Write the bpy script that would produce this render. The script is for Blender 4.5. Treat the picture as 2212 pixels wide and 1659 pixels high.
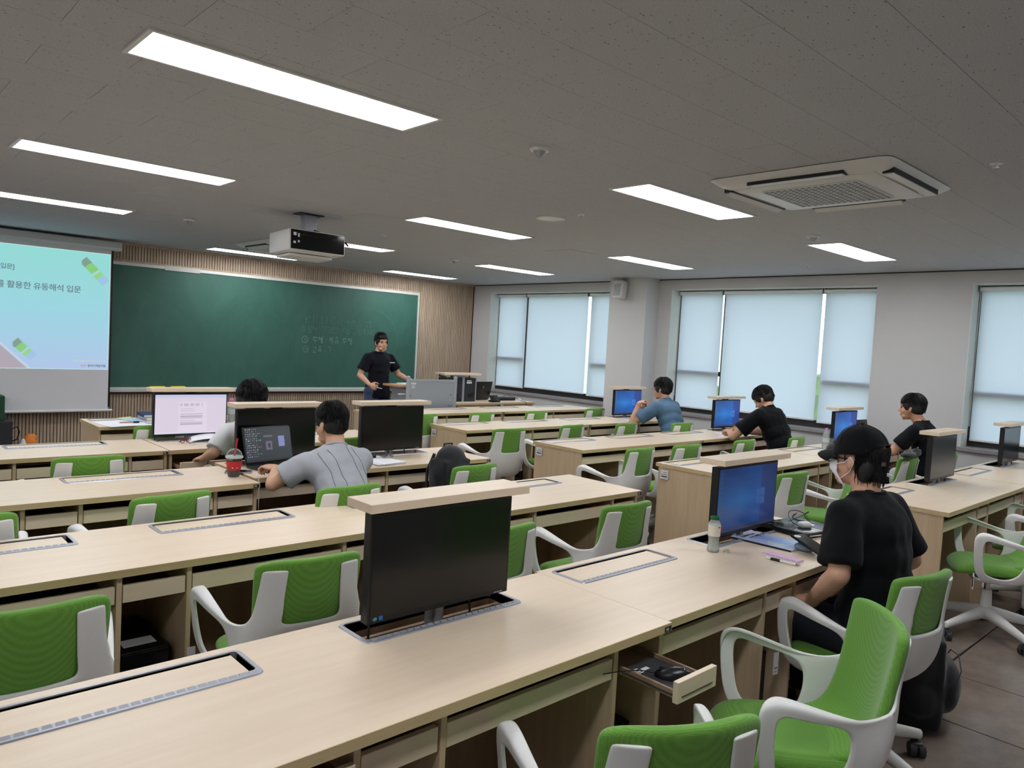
import bpy, bmesh, math, random
from math import sin, cos, pi, radians
from mathutils import Vector, Matrix, Quaternion, noise
random.seed(7)
for o in list(bpy.data.objects): bpy.data.objects.remove(o)
SC = bpy.context.scene
COL = SC.collection
CEIL = 2.60; WX = 8.60; FY = 10.33; LX = -2.6; BY = -1.7

# ------------------------------------------------------------------ camera
def make_camera():
    f = 1609.49; yaw, pit, rol = radians(43.035), radians(-3.060), radians(3.140)
    fw = Vector((sin(yaw)*cos(pit), cos(yaw)*cos(pit), sin(pit)))
    r0 = Vector((cos(yaw), -sin(yaw), 0)); u0 = r0.cross(fw)
    r = cos(rol)*r0 + sin(rol)*u0; u = -sin(rol)*r0 + cos(rol)*u0
    cd = bpy.data.cameras.new('camera'); co = bpy.data.objects.new('camera', cd); COL.objects.link(co)
    cd.sensor_width = 36.0; cd.lens = f*36.0/2212.0; cd.clip_start = .02; cd.clip_end = 400
    m = Matrix((r, u, -fw)).transposed().to_4x4(); m.translation = Vector((0, 0, 1.59))
    co.matrix_world = m; SC.camera = co
make_camera()

# ------------------------------------------------------------------ world, exposure
vs = SC.view_settings
SC.display_settings.display_device = 'sRGB'
vs.view_transform = 'Standard'; vs.look = 'None'; vs.gamma = 1.0; vs.use_curve_mapping = False
vs.exposure = 0.0
LAMP = 19.5          # radiance of the ceiling panels
SKY = 2.6           # radiance of the overcast sky
def make_world():
    w = bpy.data.worlds.new('world'); SC.world = w; w.use_nodes = True
    nt = w.node_tree; nt.nodes.clear()
    out = nt.nodes.new('ShaderNodeOutputWorld'); bg = nt.nodes.new('ShaderNodeBackground')
    tc = nt.nodes.new('ShaderNodeTexCoord'); sp = nt.nodes.new('ShaderNodeSeparateXYZ')
    cr = nt.nodes.new('ShaderNodeValToRGB'); mp = nt.nodes.new('ShaderNodeMapRange')
    mp.inputs[1].default_value = -1; mp.inputs[2].default_value = 1
    nt.links.new(tc.outputs['Generated'], sp.inputs[0]); nt.links.new(sp.outputs['Z'], mp.inputs[0])
    nt.links.new(mp.outputs[0], cr.inputs[0]); nt.links.new(cr.outputs[0], bg.inputs[0])
    e = cr.color_ramp.elements
    e[0].position = .40; e[0].color = (.30,.34,.27,1)
    e[1].position = .62; e[1].color = (.80, .87, 1.0, 1)
    a = e.new(.49); a.color = (.52, .60, .50, 1)
    b = e.new(.53); b.color = (.90, .94, 1.0, 1)
    bg.inputs[1].default_value = SKY
    nt.links.new(bg.outputs[0], out.inputs[0])
make_world()
def portal(y0, y1, z0, z1):
    ld = bpy.data.lights.new('window_portal', 'AREA'); ld.shape = 'RECTANGLE'; ld.size = z1-z0; ld.size_y = y1-y0
    ld.cycles.is_portal = True
    o = bpy.data.objects.new('window_portal', ld); COL.objects.link(o)
    o.location = (WX+.36, (y0+y1)/2, (z0+z1)/2); o.rotation_euler = (0, pi/2, 0)
WIN = [(7.02, 9.87), (3.36, 6.09), (-.32, 2.42)]
for a, b in WIN: portal(a, b, .79, 2.46)

# ------------------------------------------------------------------ mesh helpers
class MB:
    def __init__(s): s.v = []; s.f = []; s.c = None
    def add(s, vs, fs):
        n = len(s.v); s.v += [tuple(v) for v in vs]; s.f += [tuple(i+n for i in f) for f in fs]; return s
    def box(s, x0, x1, y0, y1, z0, z1, M=None, bev=0):
        if bev:
            bm = bmesh.new(); bmesh.ops.create_cube(bm, size=1)
            for v in bm.verts: v.co = Vector(((x0+x1)/2+v.co.x*(x1-x0), (y0+y1)/2+v.co.y*(y1-y0), (z0+z1)/2+v.co.z*(z1-z0)))
            bmesh.ops.bevel(bm, geom=bm.edges[:], offset=bev, segments=2, affect='EDGES', profile=.5)
            vs = [v.co.copy() for v in bm.verts]; fs = [[v.index for v in f.verts] for f in bm.faces]; bm.free()
        else:
            vs = [Vector(p) for p in ((x0,y0,z0),(x1,y0,z0),(x1,y1,z0),(x0,y1,z0),(x0,y0,z1),(x1,y0,z1),(x1,y1,z1),(x0,y1,z1))]
            fs = [(0,3,2,1),(4,5,6,7),(0,1,5,4),(1,2,6,5),(2,3,7,6),(3,0,4,7)]
        if M is not None: vs = [M @ v for v in vs]
        return s.add(vs, fs)
    def grid(s, fn, nu, nv, closed_u=False):
        vs = [fn(i/(nu-(0 if closed_u else 1)) if closed_u else i/(nu-1), j/(nv-1)) for j in range(nv) for i in range(nu)]
        fs = []
        for j in range(nv-1):
            for i in range(nu if closed_u else nu-1):
                a = j*nu+i; b = j*nu+(i+1) % nu; fs.append((a, b, b+nu, a+nu))
        return s.add(vs, fs)
    def lathe(s, prof, n=16, M=None):
        vs = []; fs = []
        for r, z in prof:
            for k in range(n): vs.append(Vector((r*cos(2*pi*k/n), r*sin(2*pi*k/n), z)))
        for j in range(len(prof)-1):
            for k in range(n):
                a = j*n+k; b = j*n+(k+1) % n; fs.append((a, b, b+n, a+n))
        if prof[0][0] > 1e-5: fs.append(tuple(range(n))[::-1])
        if prof[-1][0] > 1e-5: fs.append(tuple((len(prof)-1)*n+k for k in range(n)))
        if M is not None: vs = [M @ v for v in vs]
        return s.add(vs, fs)
    def cyl(s, p0, p1, r0, r1=None, n=12):
        p0 = Vector(p0); p1 = Vector(p1); r1 = r0 if r1 is None else r1; d = p1-p0
        M = Matrix.Translation(p0) @ d.to_track_quat('Z', 'Y').to_matrix().to_4x4()
        return s.lathe([(r0, 0), (r1, d.length)], n, M)
    def capsule(s, p0, p1, r0, r1=None, n=12, flat0=False, flat1=False):
        p0 = Vector(p0); p1 = Vector(p1); r1 = r0 if r1 is None else r1; d = p1-p0; L = max(d.length, 1e-5)
        M = Matrix.Translation(p0) @ d.to_track_quat('Z', 'Y').to_matrix().to_4x4()
        pr = []
        if flat0: pr.append((r0, 0))
        else:
            for k in range(5): a = pi/2*(1-k/4); pr.append((max(r0*cos(a), 1e-4), -r0*sin(a)))
        if flat1: pr.append((r1, L))
        else:
            for k in range(5): a = pi/2*k/4; pr.append((max(r1*cos(a), 1e-4), L+r1*sin(a)))
        return s.lathe(pr, n, M)
    def ell(s, c, r, R=None, n=16, m=10):
        M = Matrix.Translation(Vector(c)) @ (R.to_4x4() if R is not None else Matrix.Identity(4)) @ Matrix.Diagonal((r[0], r[1], r[2], 1))
        pr = [(max(sin(pi*k/m), 1e-4), -cos(pi*k/m)) for k in range(m+1)]
        return s.lathe(pr, n, M)
    def tube(s, path, r, n=6, closed=False):
        P = [Vector(p) for p in path]; N = len(P); vs = []; fs = []
        up = None
        for i, p in enumerate(P):
            t = (P[min(i+1, N-1)]-P[max(i-1, 0)]).normalized()
            if up is None: up = t.orthogonal().normalized()
            up = (up - t*up.dot(t)); up = up.normalized() if up.length > 1e-6 else t.orthogonal().normalized()
            b = t.cross(up); rr = r[i] if isinstance(r, (list, tuple)) else r
            for k in range(n): vs.append(p+up*rr*cos(2*pi*k/n)+b*rr*sin(2*pi*k/n))
        for i in range(N-1):
            for k in range(n): a = i*n+k; b2 = i*n+(k+1) % n; fs.append((a, b2, b2+n, a+n))
        fs.append(tuple(range(n))[::-1]); fs.append(tuple((N-1)*n+k for k in range(n)))
        return s.add(vs, fs)
    def prism(s, poly, z0, z1, M=None):
        n = len(poly); vs = [Vector((x, y, z0)) for x, y in poly]+[Vector((x, y, z1)) for x, y in poly]
        fs = [tuple(range(n))[::-1], tuple(range(n, 2*n))]+[(i, (i+1) % n, (i+1) % n+n, i+n) for i in range(n)]
        if M is not None: vs = [M @ v for v in vs]
        return s.add(vs, fs)
    def mesh(s, name, mat, smooth=None):
        me = bpy.data.meshes.new(name); me.from_pydata([tuple(v) for v in s.v], [], s.f); me.update()
        bm = bmesh.new(); bm.from_mesh(me); bmesh.ops.recalc_face_normals(bm, faces=bm.faces); bm.to_mesh(me); bm.free()
        if mat: me.materials.append(mat)
        if smooth is not None:
            me.shade_smooth()
            me.set_sharp_from_angle(angle=radians(smooth))
        return me

def obj(name, me, parent=None, loc=(0,0,0), rot=(0,0,0)):
    o = bpy.data.objects.new(name, me); COL.objects.link(o); o.location = loc; o.rotation_euler = rot
    if parent is not None: o.parent = parent
    return o
def thing(name, label, cat, loc=(0,0,0), rz=0, group=None):
    o = obj(name, None, None, loc, (0,0,rz)); o.empty_display_size = .1
    o['label'] = label; o['category'] = cat
    if group: o['group'] = group
    return o
def tag(o, label, cat, group=None):
    o['label'] = label; o['category'] = cat
    if group: o['group'] = group
    return o
def struct(name, me, loc=(0,0,0)):
    o = obj(name, me, None, loc); o['kind'] = 'structure'; return o
def copy_tree(o, parent=None):
    c = o.copy(); COL.objects.link(c)
    if parent is not None: c.parent = parent
    for ch in KIDS.get(o.name, []): copy_tree(ch, c)
    return c
KIDS = {}
def index_kids(root):
    KIDS[root.name] = list(root.children)
    for c in root.children: index_kids(c)
def dup(root, loc, rz, label, group=None):
    if root.name not in KIDS: index_kids(root)
    c = copy_tree(root); c.location = loc; c.rotation_euler = (0,0,rz); c['label'] = label
    if group: c['group'] = group
    return c

# ------------------------------------------------------------------ materials
def srgb(c):
    f = lambda x: x/12.92 if x <= .04045 else ((x+.055)/1.055)**2.4
    return tuple(f(x/255) for x in c)+(1,)
def mat(name, col, rough=.5, metal=0, spec=.5, bump=None, noise_amt=0, nscale=20, emis=0, coat=0, alpha=None, trans=0, ior=1.45, stretch=None, sheen=0):
    m = bpy.data.materials.new(name); m.use_nodes = True; nt = m.node_tree; b = nt.nodes['Principled BSDF']
    c = srgb(col); b.inputs['Base Color'].default_value = c; b.inputs['Roughness'].default_value = rough
    b.inputs['Metallic'].default_value = metal; b.inputs['Specular IOR Level'].default_value = spec
    b.inputs['IOR'].default_value = ior; b.inputs['Transmission Weight'].default_value = trans
    b.inputs['Coat Weight'].default_value = coat; b.inputs['Sheen Weight'].default_value = sheen
    if emis: b.inputs['Emission Color'].default_value = c; b.inputs['Emission Strength'].default_value = emis
    tc = nt.nodes.new('ShaderNodeTexCoord'); mp = nt.nodes.new('ShaderNodeMapping')
    nt.links.new(tc.outputs['Object'], mp.inputs[0])
    if stretch: mp.inputs['Scale'].default_value = stretch
    nz = nt.nodes.new('ShaderNodeTexNoise'); nz.inputs['Scale'].default_value = nscale; nz.inputs['Detail'].default_value = 4
    nt.links.new(mp.outputs[0], nz.inputs['Vector'])
    if noise_amt:
        mx = nt.nodes.new('ShaderNodeMix'); mx.data_type = 'RGBA'
        mx.inputs[6].default_value = tuple(x*(1-noise_amt) for x in c[:3])+(1,)
        mx.inputs[7].default_value = tuple(min(x*(1+noise_amt), 1) for x in c[:3])+(1,)
        nt.links.new(nz.outputs[0], mx.inputs[0]); nt.links.new(mx.outputs[2], b.inputs['Base Color'])
    if bump:
        bp = nt.nodes.new('ShaderNodeBump'); bp.inputs['Strength'].default_value = bump; bp.inputs['Distance'].default_value = .002
        nt.links.new(nz.outputs[0], bp.inputs['Height']); nt.links.new(bp.outputs[0], b.inputs['Normal'])
    return m
M = {}
def wood(name, c0, c1, rough=.35, axis='x'):
    m = bpy.data.materials.new(name); m.use_nodes = True; nt = m.node_tree; b = nt.nodes['Principled BSDF']
    tc = nt.nodes.new('ShaderNodeTexCoord'); mp = nt.nodes.new('ShaderNodeMapping'); oi = nt.nodes.new('ShaderNodeObjectInfo')
    nt.links.new(tc.outputs['Object'], mp.inputs[0])
    sc = {'x': (1.6, 22, 22), 'y': (22, 1.6, 22), 'z': (22, 22, 1.6)}[axis]
    mp.inputs['Scale'].default_value = sc
    cb = nt.nodes.new('ShaderNodeCombineXYZ'); nt.links.new(oi.outputs['Random'], cb.inputs[0])
    sm = nt.nodes.new('ShaderNodeVectorMath'); sm.operation = 'SCALE'; sm.inputs['Scale'].default_value = 9
    nt.links.new(cb.outputs[0], sm.inputs[0]); nt.links.new(sm.outputs[0], mp.inputs['Location'])
    n1 = nt.nodes.new('ShaderNodeTexNoise'); n1.inputs['Scale'].default_value = 1.4; n1.inputs['Detail'].default_value = 6; n1.inputs['Roughness'].default_value = .62
    nt.links.new(mp.outputs[0], n1.inputs['Vector'])
    cr = nt.nodes.new('ShaderNodeValToRGB'); e = cr.color_ramp.elements
    e[0].position = .3; e[0].color = srgb(c0); e[1].position = .72; e[1].color = srgb(c1)
    nt.links.new(n1.outputs[0], cr.inputs[0]); nt.links.new(cr.outputs[0], b.inputs['Base Color'])
    b.inputs['Roughness'].default_value = rough
    bp = nt.nodes.new('ShaderNodeBump'); bp.inputs['Strength'].default_value = .08; bp.inputs['Distance'].default_value = .001
    nt.links.new(n1.outputs[0], bp.inputs['Height']); nt.links.new(bp.outputs[0], b.inputs['Normal'])
    return m
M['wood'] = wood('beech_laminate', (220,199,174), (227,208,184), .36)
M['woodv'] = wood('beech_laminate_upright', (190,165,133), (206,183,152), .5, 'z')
M['edge'] = wood('beech_edge_band', (190,166,124), (206,184,142), .5)
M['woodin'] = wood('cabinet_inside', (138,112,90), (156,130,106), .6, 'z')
M['slatwood'] = wood('oak_slat', (168,146,124), (200,178,154), .6, 'z')
M['slatback'] = mat('slat_backing', (62,50,42), .9)
M['white'] = mat('white_plastic', (226,226,224), .38, noise_amt=.02)
M['castor'] = mat('dark_castor_rubber', (44,45,49), .5)
M['chrome'] = mat('chrome', (205,205,208), .12, metal=1)
M['alu'] = mat('grey_aluminium', (168,170,178), .38, metal=.75)
M['aluflat'] = mat('grey_lectern_metal', (168,174,182), .42, metal=.3)
M['black'] = mat('black_plastic', (18,19,22), .38)
M['blackgloss'] = mat('black_gloss', (10,11,14), .12)
M['offscreen'] = mat('switched_off_screen', (9,10,13), .2, spec=.6)
M['dark'] = mat('dark_metal', (38,40,44), .5)
M['paint'] = mat('warm_grey_wall_paint', (204,203,203), .75, bump=.12, nscale=260, noise_amt=.02)
M['reveal'] = mat('white_window_reveal', (222,226,220), .6)
M['paper'] = mat('white_paper', (232,233,238), .7)
M['label'] = mat('white_sticker', (222,222,226), .5)
M['ink'] = mat('grey_ink', (70,70,80), .7)
M['inkd'] = mat('dark_ink', (24,24,30), .7)
M['keycap'] = mat('keycaps', (40,42,46), .5)
M['granite'] = mat('speckled_granite', (150,146,146), .35, noise_amt=.45, nscale=180)
M['blackbag'] = mat('black_bag_nylon', (20,21,26), .75, bump=.4, nscale=120, sheen=.2)
M['straw'] = mat('red_straw', (196,30,34), .4)
M['greenboard'] = None
def fabric():
    m = bpy.data.materials.new('green_mesh_fabric'); m.use_nodes = True; nt = m.node_tree; b = nt.nodes['Principled BSDF']
    tc = nt.nodes.new('ShaderNodeTexCoord'); vo = nt.nodes.new('ShaderNodeTexVoronoi'); vo.inputs['Scale'].default_value = 280; vo.inputs['Randomness'].default_value = .15
    nt.links.new(tc.outputs['Object'], vo.inputs['Vector'])
    cr = nt.nodes.new('ShaderNodeValToRGB'); e = cr.color_ramp.elements
    e[0].position = .18; e[0].color = srgb((80,124,40)); e[1].position = .5; e[1].color = srgb((106,158,62))
    nt.links.new(vo.outputs['Distance'], cr.inputs[0]); nt.links.new(cr.outputs[0], b.inputs['Base Color'])
    b.inputs['Roughness'].default_value = .85; b.inputs['Sheen Weight'].default_value = .25; b.inputs['Specular IOR Level'].default_value = .25
    bp = nt.nodes.new('ShaderNodeBump'); bp.inputs['Strength'].default_value = .35; bp.inputs['Distance'].default_value = .001
    nt.links.new(vo.outputs['Distance'], bp.inputs['Height']); nt.links.new(bp.outputs[0], b.inputs['Normal'])
    return m
M['green'] = fabric()
def tilemat():
    m = bpy.data.materials.new('pitted_ceiling_tile'); m.use_nodes = True; nt = m.node_tree; b = nt.nodes['Principled BSDF']
    g = nt.nodes.new('ShaderNodeNewGeometry'); mp = nt.nodes.new('ShaderNodeMapping'); mp.inputs['Scale'].default_value = (22, 60, 22)
    nz = nt.nodes.new('ShaderNodeTexNoise'); nz.inputs['Scale'].default_value = 9; nz.inputs['Detail'].default_value = 2
    ad = nt.nodes.new('ShaderNodeMix'); ad.data_type = 'VECTOR'; ad.inputs[0].default_value = .03
    nt.links.new(g.outputs['Position'], nz.inputs['Vector'])
    nt.links.new(g.outputs['Position'], ad.inputs[4]); nt.links.new(nz.outputs['Color'], ad.inputs[5])
    nt.links.new(ad.outputs[1], mp.inputs[0])
    vo = nt.nodes.new('ShaderNodeTexVoronoi'); vo.inputs['Scale'].default_value = 1.0; vo.inputs['Randomness'].default_value = 1
    nt.links.new(mp.outputs[0], vo.inputs['Vector'])
    cr = nt.nodes.new('ShaderNodeValToRGB'); e = cr.color_ramp.elements
    e[0].position = .07; e[0].color = srgb((150,146,142)); e[1].position = .15; e[1].color = (1,1,1,1)
    nt.links.new(vo.outputs['Distance'], cr.inputs[0])
    n2 = nt.nodes.new('ShaderNodeTexNoise'); n2.inputs['Scale'].default_value = 160; nt.links.new(g.outputs['Position'], n2.inputs['Vector'])
    c2 = nt.nodes.new('ShaderNodeValToRGB'); e = c2.color_ramp.elements
    e[0].position = .3; e[0].color = srgb((178,179,184)); e[1].position = .7; e[1].color = srgb((198,199,204))
    nt.links.new(n2.outputs[0], c2.inputs[0])
    mx = nt.nodes.new('ShaderNodeMix'); mx.data_type = 'RGBA'; mx.blend_type = 'MULTIPLY'; mx.inputs[0].default_value = 1
    nt.links.new(c2.outputs[0], mx.inputs[6]); nt.links.new(cr.outputs[0], mx.inputs[7]); nt.links.new(mx.outputs[2], b.inputs['Base Color'])
    b.inputs['Roughness'].default_value = .9; b.inputs['Specular IOR Level'].default_value = .2
    return m
M['ctile'] = tilemat()
def floormat():
    m = bpy.data.materials.new('brown_grey_floor_tile'); m.use_nodes = True; nt = m.node_tree; b = nt.nodes['Principled BSDF']
    g = nt.nodes.new('ShaderNodeNewGeometry')
    nz = nt.nodes.new('ShaderNodeTexNoise'); nz.inputs['Scale'].default_value = 3.2; nz.inputs['Detail'].default_value = 8; nz.inputs['Roughness'].default_value = .65
    nt.links.new(g.outputs['Position'], nz.inputs['Vector'])
    cr = nt.nodes.new('ShaderNodeValToRGB'); e = cr.color_ramp.elements
    e[0].position = .32; e[0].color = srgb((104,91,84)); e[1].position = .7; e[1].color = srgb((134,121,112))
    nt.links.new(nz.outputs[0], cr.inputs[0]); nt.links.new(cr.outputs[0], b.inputs['Base Color'])
    b.inputs['Roughness'].default_value = .24; b.inputs['Specular IOR Level'].default_value = .5
    return m
M['ftile'] = floormat()
def vcol(name, emis=1.0, rough=.5):
    m = bpy.data.materials.new(name); m.use_nodes = True; nt = m.node_tree; b = nt.nodes['Principled BSDF']
    a = nt.nodes.new('ShaderNodeAttribute'); a.attribute_name = 'Col'
    if emis:
        b.inputs['Base Color'].default_value = (.02, .02, .02, 1)
        nt.links.new(a.outputs['Color'], b.inputs['Emission Color']); b.inputs['Emission Strength'].default_value = emis
    else: nt.links.new(a.outputs['Color'], b.inputs['Base Color'])
    b.inputs['Roughness'].default_value = rough
    return m
M['lit'] = vcol('lit_display', .9, .25); M['print'] = vcol('printed_cover', 0, .3); M['slide'] = vcol('projected_slide', .95, .9)
def flat_emit(name, c, s=1.0):
    m = bpy.data.materials.new(name); m.use_nodes = True; nt = m.node_tree; nt.nodes.clear()
    e = nt.nodes.new('ShaderNodeEmission'); e.inputs[0].default_value = srgb(c); e.inputs[1].default_value = s
    o = nt.nodes.new('ShaderNodeOutputMaterial'); nt.links.new(e.outputs[0], o.inputs[0]); return m
M['lamp'] = flat_emit('lamp_diffuser', (250,252,255), LAMP)
def painted(w, h, nu, nv, fn, mt, name):
    """upright panel in the local xz plane facing -y, colour from fn(u,v)"""
    vs = [((i/nu-.5)*w, 0, (j/nv)*h) for j in range(nv+1) for i in range(nu+1)]
    fs = [(j*(nu+1)+i, j*(nu+1)+i+1, (j+1)*(nu+1)+i+1, (j+1)*(nu+1)+i) for j in range(nv) for i in range(nu)]
    me = bpy.data.meshes.new(name); me.from_pydata(vs, [], fs)
    ca = me.color_attributes.new('Col', 'FLOAT_COLOR', 'POINT')
    for j in range(nv+1):
        for i in range(nu+1): ca.data[j*(nu+1)+i].color = srgb(fn(i/nu, j/nv))
    me.materials.append(mt); me.update(); return me
def text_mesh(s, size, mt, name, align='LEFT', space=1.0, shear=0, bold=0):
    cu = bpy.data.curves.new(name, 'FONT'); cu.body = s; cu.size = size; cu.align_x = align; cu.space_character = space; cu.shear = shear
    cu.offset = bold; cu.resolution_u = 2
    o = bpy.data.objects.new(name, cu); COL.objects.link(o)
    dg = bpy.context.evaluated_depsgraph_get(); me = bpy.data.meshes.new_from_object(o.evaluated_get(dg)); me.name = name
    bpy.data.objects.remove(o); me.materials.clear(); me.materials.append(mt); return me
# ================================================================== room shell
CAM = Vector((0, 0, 1.59)); CMI = SC.camera.matrix_world.inverted()
def in_view(p, pad=1.12):
    q = CMI @ Vector(p)
    if q.z > -.1: return False
    return abs(q.x/-q.z) < .687*pad and abs(q.y/-q.z) < .515*pad
def tilefield(parent, name, cells, th, up, mt, maxn=296):
    """cells: (x0,x1,y0,y1). the nearest in view are objects, the rest is one part"""
    def key(c):
        p = ((c[0]+c[1])/2, (c[2]+c[3])/2, parent['z']); d = (Vector(p)-CAM).length
        vis = any(in_view((x, y, parent['z'])) for x in (c[0], c[1]) for y in (c[2], c[3])) or in_view(p)
        return (0 if vis else 1, d)
    cells = sorted(cells, key=key); cache = {}; rest = MB()
    z = parent['z']
    for i, (x0, x1, y0, y1) in enumerate(cells):
        vis = key((x0, x1, y0, y1))[0] == 0
        if i < maxn and vis:
            k = (round(x1-x0, 3), round(y1-y0, 3))
            if k not in cache:
                w, d = k; b = .0016 if up else .0010
                zz = (0, th) if up else (-th, 0)
                face = zz[1] if up else zz[0]; back = zz[0] if up else zz[1]
                vs = []
                for (h, q) in ((back, 0), (face+(-b if up else b), 0), (face, b)):
                    vs += [(-w/2+q, -d/2+q, h), (w/2-q, -d/2+q, h), (w/2-q, d/2-q, h), (-w/2+q, d/2-q, h)]
                fs = [(j*4+k2, j*4+(k2+1) % 4, (j+1)*4+(k2+1) % 4, (j+1)*4+k2) for j in range(2) for k2 in range(4)]+[(8, 9, 10, 11)]
                cache[k] = MB().add(vs, fs).mesh(name, mt)
            obj(name, cache[k], parent, ((x0+x1)/2, (y0+y1)/2, z))
        else:
            rest.box(x0, x1, y0, y1, z, z+th) if up else rest.box(x0, x1, y0, y1, z-th, z)
    if rest.v:
        r = obj(name, rest.mesh(name, mt), parent); r['kind'] = 'stuff'
# floor
fl = struct('floor', MB().box(LX-.2, WX+.3, BY-.2, FY+.2, -.12, -.012).mesh('floor', mat('floor_joint_grout', (30,27,27), .7)))
fl['z'] = -.012
cells = []
x = .14-.6*5
while x < WX:
    y = .02-.6*3
    while y < FY:
        a, b, c, d = max(x, LX)+.004, min(x+.6, WX)-.004, max(y, BY)+.006, min(y+.6, FY)-.006
        if b-a > .05 and d-c > .05: cells.append((a, b, c, d))
        y += .6
    x += .6
tilefield(fl, 'floor_tile', cells, .012, True, M['ftile'])
# ceiling
ce = struct('ceiling', MB().box(LX-.2, WX+.3, BY-.2, FY+.2, CEIL+.012, CEIL+.1).mesh('ceiling', mat('ceiling_joint', (96,90,86), .9)))
ce['z'] = CEIL+.012
cells = []; k = -7
while .288+.3*k < FY:
    y0 = .288+.3*k; x = (.3 if k % 2 else 0)-3.0
    while x < WX:
        a, b, c, d = max(x, LX)+.0007, min(x+.6, WX)-.0007, max(y0, BY)+.0007, min(y0+.3, FY)-.0007
        if b-a > .03 and d-c > .03: cells.append((a, b, c, d))
        x += .6
    k += 1
tilefield(ce, 'ceiling_tile', cells, .012, False, M['ctile'])
struct('wall_left', MB().box(LX-.2, LX, BY, FY, -.012, CEIL+.012).mesh('wall_left', M['paint']))
struct('wall_back', MB().box(LX, WX, BY-.2, BY, -.012, CEIL+.012).mesh('wall_back', M['paint']))
# window wall
ZS, ZT = .79, 2.46
m = MB(); ys = [BY]+[v for w in sorted(WIN) for v in w]+[FY]
for i in range(0, len(ys), 2): m.box(WX, WX+.3, ys[i], ys[i+1], -.012, CEIL+.012)
for a, b in WIN: m.box(WX, WX+.3, a, b, -.012, ZS-.04); m.box(WX, WX+.3, a, b, ZT, CEIL+.012)
struct('wall_right', m.mesh('wall_right', M['paint']))
struct('trim_4', MB().box(WX-.008, WX, BY, FY, CEIL-.012, CEIL).mesh('cornice', M['dark']))
PIL = (8.31, 6.30, 6.95)
struct('trim_5', MB().box(PIL[0], WX, PIL[1], PIL[2], -.012, CEIL).mesh('pillar', M['paint']))
frame_m = mat('dark_bronze_window_frame', (46,43,44), .45)
def glassmat():
    m = bpy.data.materials.new('window_glass'); m.use_nodes = True; nt = m.node_tree; nt.nodes.clear()
    t = nt.nodes.new('ShaderNodeBsdfTransparent'); t.inputs[0].default_value = (.9, .96, .95, 1)
    g = nt.nodes.new('ShaderNodeBsdfGlossy'); g.inputs['Roughness'].default_value = .02
    mx = nt.nodes.new('ShaderNodeMixShader'); mx.inputs[0].default_value = .06; o = nt.nodes.new('ShaderNodeOutputMaterial')
    nt.links.new(t.outputs[0], mx.inputs[1]); nt.links.new(g.outputs[0], mx.inputs[2]); nt.links.new(mx.outputs[0], o.inputs[0]); return m
M['pane'] = glassmat()
def blindmat():
    m = bpy.data.materials.new('translucent_blind_cloth'); m.use_nodes = True; nt = m.node_tree; nt.nodes.clear()
    d = nt.nodes.new('ShaderNodeBsdfDiffuse'); d.inputs[0].default_value = srgb((216,224,234))
    t = nt.nodes.new('ShaderNodeBsdfTranslucent'); t.inputs[0].default_value = srgb((226,234,246))
    mx = nt.nodes.new('ShaderNodeMixShader'); mx.inputs[0].default_value = .55; o = nt.nodes.new('ShaderNodeOutputMaterial')
    nt.links.new(d.outputs[0], mx.inputs[1]); nt.links.new(t.outputs[0], mx.inputs[2]); nt.links.new(mx.outputs[0], o.inputs[0]); return m
M['blind'] = blindmat()
where = ['beside the chalkboard wall', 'between pillar and bare wall', 'at the right edge of the picture']
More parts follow.
